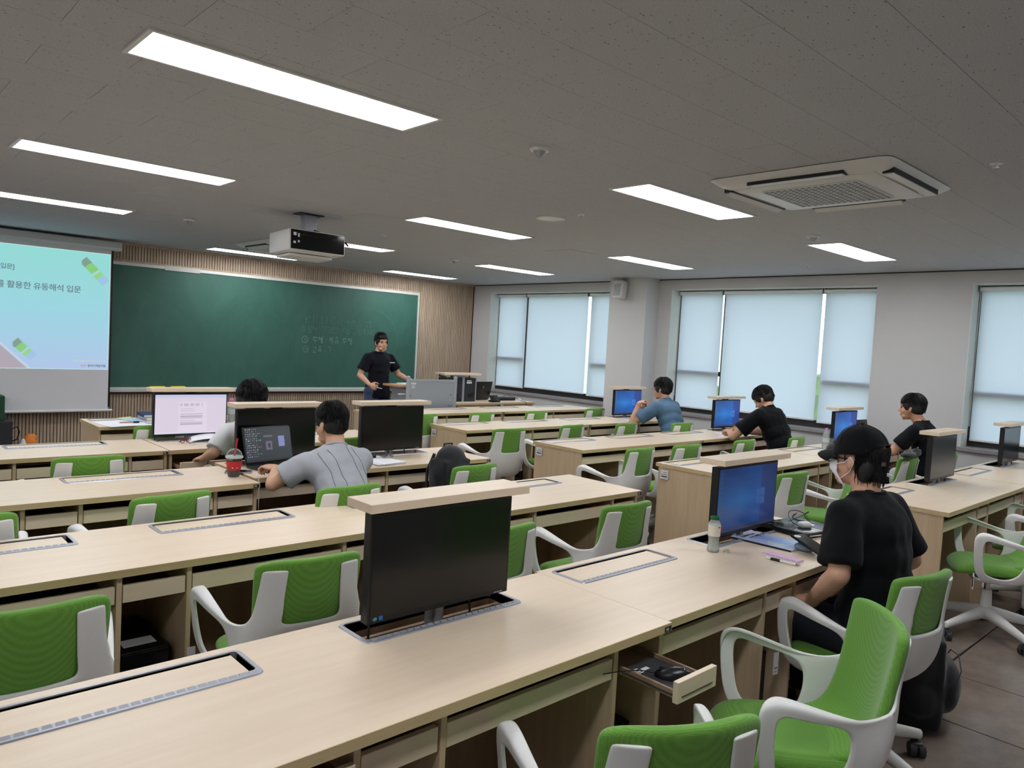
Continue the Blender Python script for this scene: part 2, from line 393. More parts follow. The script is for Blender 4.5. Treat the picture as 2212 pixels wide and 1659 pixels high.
for wi, (a, b) in enumerate(WIN):
    wn = struct('window_%d' % (wi+1), MB().box(WX+.20, WX+.26, a, b, ZS-.001, ZS+.085).box(WX+.20, WX+.26, a, b, ZT-.05, ZT).mesh('frame', frame_m))
    y1 = a+.645; y2 = b-.72
    if wi == 2: y1 = a+.62
    mm = MB()
    for y in (a+.02, y1, y2, b-.02): mm.box(WX+.20, WX+.26, y-(.025 if y in (a+.02, b-.02) else .013), y+(.025 if y in (a+.02, b-.02) else .013), ZS+.085, ZT-.05)
    obj('mullion', mm.mesh('mullion', frame_m), wn)
    for (p, q) in ((a+.045, y1-.025), (y2+.025, b-.045)):
        obj('transom', MB().box(WX+.19, WX+.26, p, q, 1.31, 1.37).mesh('transom', frame_m), wn)
        obj('glass_pane', MB().box(WX+.229, WX+.233, p, q, 1.37, ZT-.05).mesh('glass_pane', M['pane']), wn)
        obj('glass_pane', MB().box(WX+.229, WX+.233, p, q, ZS+.085, 1.31).mesh('glass_pane', M['pane']), wn)
    obj('glass_pane', MB().box(WX+.229, WX+.233, y1+.025, y2-.025, ZS+.085, ZT-.05).mesh('glass_pane', M['pane']), wn)
    obj('sill', MB().box(WX-.035, WX+.20, a-.03, b+.03, ZS-.04, ZS, bev=.003).mesh('sill', M['granite']), wn)
    rv = MB().box(WX-.001, WX+.20, a, a+.006, ZS, ZT).box(WX-.001, WX+.20, b-.006, b, ZS, ZT).box(WX-.001, WX+.20, a, b, ZT-.006, ZT)
    obj('reveal_lining', rv.mesh('reveal_lining', M['reveal']), wn)
    bl = [(a+.03, a+.60), (a+.645, b-.74), (b-.70, b-.03)]
    if wi == 1: bl = [(3.41, 4.01), (4.05, 5.35), (5.39, 6.04)]
    if wi == 0: bl = [(7.07, 7.69), (7.75, 9.09), (9.13, 9.82)]
    if wi == 2: bl = [(-.28, .30), (.34, 1.68), (1.72, 2.385)]
    for bi, (p, q) in enumerate(bl):
        pos = ['narrow right', 'wide middle', 'narrow left'][bi]
        t = thing('roller_blind', '%s off-white roller blind of the window %s' % (pos, where[wi]), 'blind', (WX+.15, (p+q)/2, 2.42), 0, 'roller blinds pulled down over the windows')
        h = (q-p)/2; drop = -1.55+(.02 if bi == 1 else 0)
        sh = MB().grid(lambda u, v: Vector((.022+.004*sin(pi*u), -h+2*h*u, drop*v)), 7, 12)
        obj('cloth', sh.mesh('cloth', M['blind'], 60), t)
        obj('roller', MB().cyl((0, -h-.005, 0), (0, h+.005, 0), .021, n=14).mesh('roller', M['white'], 40), t)
        obj('bottom_bar', MB().box(.012, .032, -h, h, drop-.022, drop, bev=.004).mesh('bottom_bar', M['white']), t)
        obj('bracket', MB().box(-.02, .03, -h-.012, -h-.004, -.03, .036).box(-.02, .03, h+.004, h+.012, -.03, .036).mesh('bracket', M['alu']), t)
        if bi == 2: obj('chain', MB().tube([(-.01, h+.003, -.01), (-.03, h+.004, -.7), (-.03, h+.004, -1.42), (0, h+.004, -1.42), (0, h+.003, -.02)], .0022, 5).mesh('chain', M['white']), t)
# front wall with upright slats
wf = struct('wall_front', MB().box(LX, WX+.3, FY, FY+.2, -.012, CEIL+.012).mesh('wall_front', M['slatback']))
m = MB(); x = -.5
while x < WX-.03:
    m.box(x, x+.0275, FY-.014, FY, 0, CEIL-.03); x += .036
s = obj('wood_slat', m.mesh('wood_slat', M['slatwood']), wf); s['kind'] = 'stuff'
struct('trim_1', MB().box(-.5, WX, FY-.018, FY, CEIL-.03, CEIL).mesh('head_batten', M['slatwood']))
struct('trim_2', MB().box(-.5, 7.40, FY-.022, FY, 2.355, 2.385).mesh('board_batten', M['slatwood']))
struct('trim_3', MB().box(-.5, 7.40, FY-.022, FY, .68, .735).mesh('board_lower_batten', mat('reddish_brown_batten', (98,74,62), .6)))
struct('baseboard_front', MB().box(-.5, WX, FY-.02, FY-.015, 0, .08).mesh('baseboard', M['dark']))
# trees outside (seen in slits between the blinds)
def tree(x, y, h, seed):
    rnd = random.Random(seed)
    t = thing('tree', 'leafy green tree outside glimpsed between the blinds', 'tree', (x, y, -9), 0, 'trees outside the windows')
    obj('trunk', MB().cyl((0,0,0), (0,0,h*.7), .3, .15, 8).mesh('trunk', M['slatback']), t)
    c = MB()
    for i in range(16):
        c.ell((rnd.uniform(-2, 2), rnd.uniform(-2, 2), h*.7+rnd.uniform(-2.4, 2.2)), (rnd.uniform(.8, 1.6),)*3, None, 9, 6)
    obj('crown', c.mesh('crown', mat('tree_leaves', (112,134,86), .9, noise_amt=.5, nscale=3)), t)
for i in range(5): tree(26+i % 2*5, -8+i*9.5, 9.0+(i % 3), i)
struct('ground', MB().box(9.2, 70, -40, 50, -9.2, -9).mesh('ground', mat('outside_ground', (120,130,100), .9)))['kind'] = 'structure'

# ================================================================== ceiling fittings
lt_names = {}
def ceiling_light(x, y, label):
    t = thing('ceiling_light', label, 'light', (x, y, CEIL), 0, 'recessed ceiling panel lights')
    f = MB()
    for b in ((-.63, .63, -.158, -.142), (-.63, .63, .142, .158), (-.63, -.612, -.142, .142), (.612, .63, -.142, .142)): f.box(*b, -.009, 0)
    obj('frame', LF or f.mesh('frame', M['white']), t)
    obj('diffuser', LD or MB().box(-.612, .612, -.142, .142, -.006, -.001).mesh('diffuser', M['lamp']), t)
    return t
LF = LD = None
cols = [(-1.35, 'added unseen far left'), (1.45, 'left'), (4.26, 'middle'), (6.93, 'window-side')]  # far left column is out of view, added for extra light
rows = [(.62, 'behind the viewer'), (2.94, 'nearest the viewer'), (5.2, 'second from the viewer'), (7.47, 'third from the viewer'), (9.66, 'nearest the chalkboard')]
for ci, (x, cn) in enumerate(cols):
    for ri, (y, rn) in enumerate(rows):
        if ci == 1 and ri == 4: continue
        t = ceiling_light(x, y, 'long white panel light, %s column, %s' % (cn, rn))
        if LF is None: LF = t.children[0].data; LD = t.children[1].data
def air_con(x, y, label):
    t = thing('ceiling_air_conditioner', label, 'air conditioner', (x, y, CEIL), 0, 'ceiling cassette air conditioners')
    w, d = .47, .51
    def rim(u, v):
        a = 2*pi*u; r = 1-v*.2
        def sq(s, e=.18): return math.copysign(abs(s)**e, s)
        return Vector((w*r*sq(cos(a), .35 if v > .5 else .12), d*r*sq(sin(a), .35 if v > .5 else .12), -.004-.045*sin(v*pi/2)))
    ring = MB().grid(rim, 64, 5, True)
    obj('panel', ring.mesh('panel', M['white'], 35), t)
    obj('inner_panel', MB().box(-.355, .355, -.40, .40, -.055, -.012, bev=.014).mesh('inner_panel', M['white'], 40), t)
    for k in range(4):
        R = Matrix.Rotation(k*pi/2, 4, 'Z'); L = .32 if k % 2 == 0 else .27; off = (.455 if k % 2 == 0 else .405)
        ob = MB().box(-L, L, -off-.02, -off+.035, -.052, -.02, R); lo = obj('outlet_slot', ob.mesh('outlet_slot', M['dark']), t)
        if k in (1, 2):
            obj('vane', MB().box(-L+.01, L-.01, -off-.012, -off+.03, -.003, .003).mesh('vane', M['white']), t, (0,0,-.068), (0,0,0)).matrix_local = R @ Matrix.Translation((0, 0, -.062)) @ Matrix.Translation((0, -off, 0)) @ Matrix.Rotation(radians(32), 4, 'X') @ Matrix.Translation((0, off, 0))
        else: obj('vane', MB().box(-L+.01, L-.01, -off-.015, -off+.028, -.056, -.052, R).mesh('vane', M['white']), t)
    g = MB(); n = 13
    for i in range(n+1):
        xx = -.25+.5*i/n; g.box(xx-.003, xx+.003, -.27, .27, -.062, -.056)
    for j in range(16):
        yy = -.27+.54*j/15; g.box(-.25, .25, yy-.003, yy+.003, -.0625, -.056)
    gr = obj('grille', g.mesh('grille', M['white']), t)
    obj('grille_backing', MB().box(-.25, .25, -.27, .27, -.0575, -.055).mesh('grille_backing', M['dark']), t)
    return t
air_con(4.23, 1.97, 'large white cassette air conditioner on the right of the ceiling, flap open')
air_con(4.08, 8.35, 'far white cassette air conditioner behind the ceiling projector')
def lathe_thing(name, label, cat, x, y, prof, mt, group, n=20):
    t = thing(name, label, cat, (x, y, CEIL), 0, group); return t
sm = [(2.69, 2.77, 'cone-shaped smoke detector near the centre of the ceiling'), (2.55, 7.3, 'smoke detector on ceiling left of the projector'),
      (5.77, 7.34, 'small smoke detector above the chalkboard corner'), (5.88, 2.83, 'smoke detector between air conditioner and window-side light')]
for x, y, l in sm:
    t = thing('smoke_detector', l, 'smoke detector', (x, y, CEIL), 0, 'ceiling smoke detectors')
    obj('base', MB().lathe([(.05, 0), (.052, -.012), (.046, -.022), (.0, -.022)], 24).mesh('base', M['white'], 40), t)
    obj('sensor', MB().lathe([(.034, -.022), (.03, -.034), (.016, -.045), (.014, -.052), (.0, -.053)], 20).mesh('sensor', M['alu'], 40), t)
t = tag(obj('ceiling_speaker', MB().lathe([(.115, 0), (.115, -.006), (.104, -.009), (.1, -.004), (.0, -.004)], 36).mesh('ceiling_speaker', M['white'], 40), None, (4.24, 4.2, CEIL)), 'round flush ceiling speaker left of the middle light', 'speaker')
for i, (x, y, l) in enumerate([(4.23, 3.87, 'beside the round ceiling speaker'), (4.2, 1.33-.2, 'right of the large air conditioner'), (7.67, 6.49, 'above the wall pillar'), (7.71, 3.75, 'near the window wall'), (4.11, 6.38, 'beside the projector'), (7.76, 8.91, 'in the far right corner')]):
    t = thing('sprinkler', 'small ceiling sprinkler '+l, 'sprinkler', (x, y, CEIL), 0, 'ceiling sprinklers')
    obj('rosette', MB().lathe([(.03, 0), (.028, -.006), (.01, -.008), (.0, -.008)], 18).mesh('rosette', M['white'], 40), t)
    obj('head', MB().lathe([(.007, -.008), (.005, -.02), (.014, -.022), (.0, -.024)], 12).mesh('head', M['chrome'], 40), t)
tag(obj('access_hatch', MB().box(-.19, .19, -.19, .19, -.003, 0).mesh('access_hatch', M['ctile']), None, (5.85, 5.5, CEIL)), 'square access hatch in the ceiling above the middle desks', 'hatch')
# projector
t = thing('ceiling_projector', 'white projector with black rear panel hanging from the ceiling', 'projector', (3.07, 5.95, CEIL))
obj('ceiling_plate', MB().box(-.11, .11, -.07, .07, -.008, 0).mesh('ceiling_plate', M['dark']), t)
obj('bracket', MB().box(-.06, .06, -.04, .04, -.14, -.008, bev=.004).mesh('bracket', M['alu']), t)
Rp = Matrix.Rotation(radians(-3), 4, 'X')
obj('housing', MB().box(-.26, .26, -.17, .21, -.345, -.165, Rp, bev=.018).mesh('housing', M['white'], 40), t)
obj('rear_panel', MB().box(-.245, .245, -.176, -.166, -.334, -.176, Rp, bev=.003).mesh('rear_panel', M['blackgloss']), t)
for b_ in ((-.225, -.20, -.225, -.20), (-.225, -.205, -.29, -.272), (-.185, -.172, -.235, -.205), (-.185, -.172, -.28, -.262)): obj('port', MB().box(b_[0], b_[1], -.1785, -.174, b_[2], b_[3], Rp).mesh('port', M['label']), t)
obj('underside_ledge', MB().box(-.2, .2, -.05, .19, -.372, -.35, Rp, bev=.006).mesh('underside_ledge', M['white']), t)
obj('cable', MB().tube([(.03, -.03, -.13), (.12, -.09, -.17), (.27, -.13, -.2), (.3, -.16, -.24)], .009, 6).tube([(-.2, -.18, -.2), (-.05, -.2, -.21), (.15, -.2, -.19), (.26, -.14, -.19)], .004, 5).mesh('cable', M['black']), t)
obj('lens', MB().cyl((.1, .2, -.25), (.1, .235, -.25), .04, n=18).mesh('lens', M['blackgloss']), t)
# wall speaker on the pillar
t = thing('wall_speaker', 'white box loudspeaker mounted high on the wall pillar', 'speaker', (PIL[0], 6.69, 2.42))
obj('bracket', MB().box(-.05, 0, -.03, .03, -.02, .02).mesh('bracket', M['alu']), t)
obj('cabinet', MB().box(-.16, -.04, -.085, .085, -.125, .12, Matrix.Rotation(radians(8), 4, 'Y'), bev=.02).mesh('cabinet', M['white'], 40), t)
obj('grille', MB().box(-.165, -.158, -.062, .062, -.1, .07, Matrix.Rotation(radians(8), 4, 'Y'), bev=.002).mesh('grille', mat('speaker_grille', (176,178,180), .6, bump=.5, nscale=400)), t)
obj('cable', MB().tube([(-.06, .0, .11), (-.03, .01, .15), (-.004, .01, .178)], .003, 5).mesh('cable', M['dark']), t)

# ================================================================== chalkboard and projection screen
def boardmat():
    m = bpy.data.materials.new('green_chalkboard_surface'); m.use_nodes = True; nt = m.node_tree; b = nt.nodes['Principled BSDF']
    tc = nt.nodes.new('ShaderNodeTexCoord'); mp = nt.nodes.new('ShaderNodeMapping'); mp.inputs['Scale'].default_value = (1, 1, .6)
    mp.inputs['Rotation'].default_value = (0, .5, 0)
    nt.links.new(tc.outputs['Object'], mp.inputs[0])
    n = nt.nodes.new('ShaderNodeTexNoise'); n.inputs['Scale'].default_value = 1.6; n.inputs['Detail'].default_value = 9; n.inputs['Roughness'].default_value = .68; n.inputs['Distortion'].default_value = 1.4
    nt.links.new(mp.outputs[0], n.inputs['Vector']); cr = nt.nodes.new('ShaderNodeValToRGB'); e = cr.color_ramp.elements
    e[0].position = .3; e[0].color = srgb((38,84,72)); e[1].position = .9; e[1].color = srgb((60,106,94))
    nt.links.new(n.outputs[0], cr.inputs[0]); nt.links.new(cr.outputs[0], b.inputs['Base Color']); b.inputs['Roughness'].default_value = .55
    return m
CB = thing('chalkboard', 'long green chalkboard with aluminium frame and faint Korean handwriting', 'chalkboard', (0, FY-.03, 0))
bx0, bx1, bz0, bz1 = 2.30, 7.35, .76, 2.335
obj('surface', MB().box(bx0, bx1, -.018, 0, bz0, bz1).mesh('surface', boardmat()), CB)
fa = mat('board_frame_aluminium', (206,208,204), .4, metal=.3)
for nm, b in (('frame_rail', (bx0, bx1, -.03, .005, bz1-.02, bz1+.022)), ('frame_rail', (bx0, bx1, -.03, .005, bz0-.022, bz0+.012)), ('frame_stile', (bx1-.012, bx1+.022, -.03, .005, bz0-.022, bz1+.022)), ('frame_stile', (bx0-.022, bx0+.012, -.03, .005, bz0-.022, bz1+.022))):
    obj(nm, MB().box(*b, bev=.004).mesh(nm, fa), CB)
obj('chalk_tray', MB().box(bx0, bx1, -.095, -.03, bz0-.04, bz0-.03).box(bx0, bx1, -.099, -.093, bz0-.04, bz0-.018).mesh('chalk_tray', fa), CB)
obj('tape_scrap', MB().box(3.3, 3.75, -.034, -.031, bz1-.03, bz1+.03).mesh('tape_scrap', mat('clear_tape', (205,205,200), .15, alpha=.4)), CB)
chalk = mat('chalk_mark', (124,156,144), .9); chalkf = mat('faint_chalk_mark', (92,132,120), .9)
GL = {'K':'05-00|44-02-40','I':'25-20','M':'00-05-22-45-40','C':'44-35-14-02-11-30-41','y':'03-21|43-10','b':'05-00-20-32-13-03','e':'02-32-23-13-01-10-30','r':'03-00|02-23-33','L':'05-00-30','a':'33-13-01-10-30|33-30-40',
 '2':'04-15-34-33-00-40','0':'15-03-11-30-42-34-15','6':'35-03-11-30-41-22-02','1':'25-20','(':'35-13-11-30',')':'15-33-31-10','?':'04-15-34-22-21|20-20.2',':':'23-23.3|21-21.3',
 '일':'14-05-02.8-13-24-14|45-43|02.2-42.2-41.2-01.2-00-40','시':'15-02|13.5-32|44-40','년':'05-03-23|24-34|44-41|01.6-00-40','월':'14-05-04-23-14|03-33|13-12|45-42|01.8-41.8-41-01-00-40','기':'04-24-12-01|44-40','계':'04-24-11|13-33|12-32|34-30|45-40','연':'14-05-03-13-24-14|24-34|23-33|44-41|01.6-00-40',
 '주':'04-44|24-03|24-43|02-42|22-20','제':'04-24|14-02|14-32|23-33|34-30|45-40','자':'04-24|14-02|14-22|35-30|33-43','유':'25-14-23-34-25|02-42|12-10|32-30','교':'04-44-33|12-10|32-31|00-40','육':'25-14-23-34-25|02.4-42.4|12.4-11.5|32.4-31.5|01.2-41.2-40','·':''}
def write_line(s_, x, z, h, mt, wd=.0035, tight=.62):
    k = h/5; m = MB(); rd = random.Random(len(s_))
    for ch in s_:
        if ch == ' ': x += h*.38; continue
        if ch in '①②③':
            r = h*.42; m.tube([(x+r*cos(a), 0, z+h*.45+r*sin(a)) for a in [q*6.3/18 for q in range(19)]], wd, 4); m.tube([(x-.01,0,z+h*.55),(x+.012,0,z+h*.6),(x,0,z+h*.4),(x+.015,0,z+h*.3)], wd, 4); x += h*.75; continue
        for st in GL.get(ch, '').split('|'):
            pts = []
            for q in st.split('-'):
                if not q: continue
                px = float(q[0]); pz = float(q[1:]); pts.append((x+(px+rd.uniform(-.18,.18))*k*.72, 0, z+(pz+rd.uniform(-.2,.2))*k))
            if len(pts) > 1: m.tube(pts, wd, 4)
        x += h*(tight if ord(ch) < 128 else .80)+(.0 if ch not in ':(' else -h*.2)
    o = obj('chalk_writing', m.mesh('chalk_writing', mt), CB, (0, -.0195, 0)); o['kind'] = 'stuff'; return o
write_line('KIMM Cyber Lab', 5.32, 1.735, .13, chalkf, .0042, .70); write_line('①일시: 2026년 10월 21일(기계연)', 5.29, 1.605, .10, chalkf, .0040, tight=.5)
write_line('② 주제: 자유 주제', 5.32, 1.44, .115, chalk, .0042); write_line('③ 교육: ?', 5.34, 1.30, .105, chalk)
def arc(cx, cz, r, a0, a1, w=.012):
    n = 18; return MB().add([(cx+(r+s*w*sin(pi*i/n))*cos(a0+(a1-a0)*i/n), -.0192, cz+(r+s*w*sin(pi*i/n))*.8*sin(a0+(a1-a0)*i/n)) for i in range(n+1) for s in (-1, 1)], [(2*i, 2*i+1, 2*i+3, 2*i+2) for i in range(n)])
obj('wipe_mark', arc(6.35, 1.55, .62, -.9, 1.9).mesh('wipe_mark', mat('wiped_chalk', (66,108,96), .9)), CB)
for i, x in enumerate((3.24, 3.50)):
    t = thing('chalkboard_eraser', 'yellow board eraser on the chalk tray, %s of the pair' % ('left' if i == 0 else 'right'), 'eraser', (x, FY-.09, bz0-.03), 0, 'yellow erasers on the chalk tray')
    obj('block', MB().box(-.095, .095, -.025, .025, 0, .06, bev=.01).mesh('block', mat('eraser_yellow', (228,208,40), .6)), t)
    obj('face_print', MB().ell((-.05, -.026, .03), (.012, .002, .012)).ell((.05, -.026, .03), (.012, .002, .012)).box(-.02, .02, -.027, -.025, .015, .05).mesh('face_print', M['ink']), t)
# screen
SY = 10.12
t = thing('projection_screen', 'pull-down projector screen showing a pale blue lecture slide', 'screen', (0, SY, 0))
sx0, sx1 = .32, 2.625
obj('casing', MB().box(sx0-.12, sx1+.11, -.055, .06, 2.46, 2.575, bev=.02).mesh('casing', mat('screen_casing', (200,202,200), .4), 40), t)
obj('casing_lip', MB().box(sx0-.12, sx1+.10, -.064, -.05, 2.475, 2.5, bev=.004).mesh('casing_lip', M['white']), t)
ssheet = mat('white_screen_cloth', (222,222,226), .85)
def curl(x, z): return 0
obj('screen_cloth', MB().box(sx0, sx1, 0, .003, .50, 2.47).mesh('screen_cloth', ssheet), t)
obj('black_backing', MB().box(sx0-.01, sx1+.022, .0035, .006, .54, 2.47).mesh('black_backing', M['black']), t)
obj('bottom_bar', MB().cyl((sx0-.05, .0, .50), (sx1+.05, .0, .50), .016, n=14).mesh('bottom_bar', M['white'], 40), t)
# projected picture
px0, px1, pz0, pz1 = .42, 2.617, 1.00, 2.415
def slide(u, v):
    x = px0+u*(px1-px0); z = pz0+v*(pz1-pz0)
    top = (150,222,216); mid = (158,216,228); low = (178,200,236)
    c = [top[i]*v*2-top[i]+mid[i]*(2-2*v) if v > .5 else mid[i]*2*v+low[i]*(1-2*v) for i in range(3)]
    if z-1.0 < (1.815-x)*.98: c = [176,168,180] if z-1.0 < (1.78-x)*.98 else [200,214,236]
    # two diagonal ribbons
    for (ax, az, L) in ((2.30, 2.30, .36), (1.62, 1.30, .27)):
        d = (x-ax)*.70+(az-z)*.71; q = (x-ax)*.71-(az-z)*.70
        if 0 < d < L and -.045 < q-.02 < .055 and x > ax:
            k = d/L; r = (128,150,130) if k < .22 else (132,206,110) if k < .52 else (170,216,220) if k < .6 else (150,214,120) if k < .74 else (160,196,232)
            c = [c[i]*.15+r[i]*.85 for i in range(3)]
    if x < 1.75 and z > 2.0+(x-1.52)*0 and (x-1.2)+(z-2.0)*.75 < .42 and z > 2.12: c = [c[0]*.96, c[1]*.95, min(255, c[2]*1.03)]
    if min(u, 1-u) < .004 or min(v, 1-v) < .006: c = (205,240,240)
    return [max(0, min(255, k)) for k in c]
ps = painted(px1-px0, pz1-pz0, 200, 130, slide, M['slide'], 'projected_slide')
po = obj('projected_slide', ps, t, ((px0+px1)/2, -.0015, pz0))
stx = flat_emit('slide_text', (104,122,132), 1); sty = flat_emit('slide_faint_text', (196,208,206), 1)
for s, x, z, sz, mt, al in (('Flow를 활용한 유동해석 입문', 2.305, 1.925, .0885, stx, 'RIGHT'), ('[석 입문]'.replace('[', ''), 1.63, 2.135, .066, stx, 'RIGHT'), ('인류의 미래를 위해 도전하는 연구기관', 2.59, 1.095, .024, sty, 'RIGHT'), ('한국기계연구원', 2.59, 1.035, .032, stx, 'RIGHT')):
    obj('slide_text', text_mesh(s, sz, mt, 'slide_text', al, .93, bold=.001), t, (x, -.004, z), (pi/2, 0, 0))
lg = MB().add([(2.345+.032*cos(2*pi*k/24)*r, -.004, 1.047+.02*sin(2*pi*k/24)*r) for k in range(24) for r in (1, .84)], [(2*k, 2*k+1, (2*k+3) % 48, (2*k+2) % 48) for k in range(24)])
obj('slide_logo', lg.mesh('slide_logo', flat_emit('slide_logo_red', (206,150,160), 1)), t)
obj('slide_logo', text_mesh('KIMM', .02, flat_emit('slide_logo_ink', (180,110,120), 1), 'slide_logo', 'CENTER'), t, (2.345, -.0045, 1.04), (pi/2, 0, 0))
d = MB()
for i in range(6):
    for j in range(6): d.box(2.47+i*.022, 2.475+i*.022, -.004, -.0035, 2.18+j*.028, 2.185+j*.028)
obj('slide_dots', d.mesh('slide_dots', flat_emit('slide_dot', (120,190,196), 1)), t)
# ================================================================== office chair
def subsurf(me, lv=2, solid=None, name=None, off=0):
    o = bpy.data.objects.new('tmp', me); COL.objects.link(o)
    if solid: s = o.modifiers.new('s', 'SOLIDIFY'); s.thickness = solid; s.offset = off
    if lv: s = o.modifiers.new('u', 'SUBSURF'); s.levels = lv
    dg = bpy.context.evaluated_depsgraph_get(); r = bpy.data.meshes.new_from_object(o.evaluated_get(dg))
    bpy.data.objects.remove(o); r.shade_smooth(); r.name = name or me.name; return r
def lerp_tab(tab, t):
    for a, b in zip(tab, tab[1:]):
        if t <= b[0]+1e-9:
            k = (t-a[0])/(b[0]-a[0]); return [a[i]+(b[i]-a[i])*k for i in range(1, len(a))]
    return list(tab[-1][1:])
def ring_sweep(pts):
    """pts: (x,y,z,a,b) a = half size in the side plane, b = half size across"""
    P = [Vector(p[:3]) for p in pts]; vs = []; fs = []
    for i, p in enumerate(P):
        t = (P[min(i+1, len(P)-1)]-P[max(i-1, 0)]).normalized()
        n = Vector((1,0,0)).cross(t).normalized(); lat = t.cross(n).normalized()
        a, b = pts[i][3], pts[i][4]
        vs += [p+n*a+lat*b, p-n*a+lat*b, p-n*a-lat*b, p+n*a-lat*b]
    for i in range(len(P)-1):
        for k in range(4): q = i*4+k; r = i*4+(k+1) % 4; fs.append((q, r, r+4, q+4))
    fs.append((3,2,1,0)); fs.append(tuple(len(P)*4-4+k for k in range(4)))
    return MB().add(vs, fs)
RIM = [ # y, z, x outer edge of the side plate | y, z, x of the arm opening
 (-.238,.618,.203, -.118,.553,.226), (-.165,.597,.222, -.100,.578,.233), (-.09,.604,.243, -.065,.591,.243), (0,.629,.264, .005,.603,.261), (.072,.650,.279, .062,.617,.273),
 (.122,.655,.285, .086,.620,.279), (.149,.632,.286, .102,.604,.280), (.147,.555,.277, .102,.55,.272), (.137,.47,.265, .094,.48,.262), (.122,.41,.250, .082,.430,.249),
 (.08,.374,.226, .050,.403,.232), (0,.362,.205, 0,.391,.216), (-.08,.362,.195, -.05,.393,.211), (-.155,.380,.195, -.090,.415,.212), (-.207,.43,.203, -.112,.45,.216),
 (-.230,.50,.208, -.122,.49,.220), (-.238,.565,.207, -.124,.525,.223)]
def shell_mesh():
    bm = bmesh.new(); cache = {}
    def vert(x, y, z):
        k = (round(x, 4), round(y, 4), round(z, 4))
        if k not in cache: cache[k] = bm.verts.new((x, y, z))
        return cache[k]
    def face(*p):
        try: bm.faces.new([vert(*q) for q in p])
        except ValueError: pass
    K = len(RIM)
    for sx in (1, -1):
        for k in range(K):
            a, b = RIM[k], RIM[(k+1) % K]
            q = [(sx*a[2], a[0], a[1]), (sx*b[2], b[0], b[1]), (sx*b[5], b[3], b[4]), (sx*a[5], a[3], a[4])]
            m0 = tuple((q[0][i]+q[3][i])/2 for i in range(3)); m1 = tuple((q[1][i]+q[2][i])/2 for i in range(3))
            face(q[0], q[1], m1, m0); face(m0, m1, q[2], q[3])
        fl = {1: 0, 2: .014, 3: .026, 4: .034, 5: .034, 6: .016, 7: 0}
        for k in range(1, 7):
            a, b = RIM[k], RIM[k+1]
            pa, pb = (sx*a[2], a[0], a[1]), (sx*b[2], b[0], b[1]); ia, ib = fl[k], fl[k+1]
            fa = (sx*(a[2]-ia), a[0]-(.3*ia if k > 4 else 0), a[1]+.10*ia); fb = (sx*(b[2]-ib), b[0]-(.3*ib if k+1 > 4 else 0), b[1]+.10*ib)
            if ia == 0: face(pa, fb, pb)
            elif ib == 0: face(pa, fa, pb)
            else: face(pa, fa, fb, pb)
    ctr = {10: (.115, .368), 11: (.01, .360), 12: (-.09, .358), 13: (-.185, .374), 14: (-.248, .428), 15: (-.277, .50), 16: (-.289, .565), 0: (-.297, .615)}
    rows = [(RIM[k][:3], ctr[k]) for k in (10, 11, 12, 13, 14, 15, 16, 0)]
    rows += [((-.246, .650, .188), (-.297, .645)), ((-.254, .69, .182), (-.302, .69)), ((-.265, .75, .176), (-.309, .75)), ((-.276, .797, .171), (-.317, .80)), ((-.278, .806, .168), (-.319, .808))]
    S = [-1, -.80, -.53, -.2, .2, .53, .80, 1]
    def P(r, s_):
        (ye, ze, xe), (yc, zc) = r; k = abs(s_)**2.6; return (s_*xe, yc+(ye-yc)*k, zc+(ze-zc)*k)
    for j in range(len(rows)-1):
        for i in range(7):
            if j >= 7 and 2 <= i <= 4: continue
            face(P(rows[j], S[i]), P(rows[j], S[i+1]), P(rows[j+1], S[i+1]), P(rows[j+1], S[i]))
    bmesh.ops.recalc_face_normals(bm, faces=bm.faces)
    cl = bm.edges.layers.float.new('crease_edge')
    loops = set()
    for r in RIM: 
        for sx in (1, -1): loops.add((round(sx*r[5], 4), round(r[3], 4), round(r[4], 4)))
    kk = {v: (round(v.co.x, 4), round(v.co.y, 4), round(v.co.z, 4)) for v in bm.verts}
    for e in bm.edges:
        if e.is_boundary and e.verts[0].co.z < .66: e[cl] = .55
    me = bpy.data.meshes.new('shell'); bm.to_mesh(me); bm.free(); me.materials.append(M['white'])
    return subsurf(me, 2, .011)
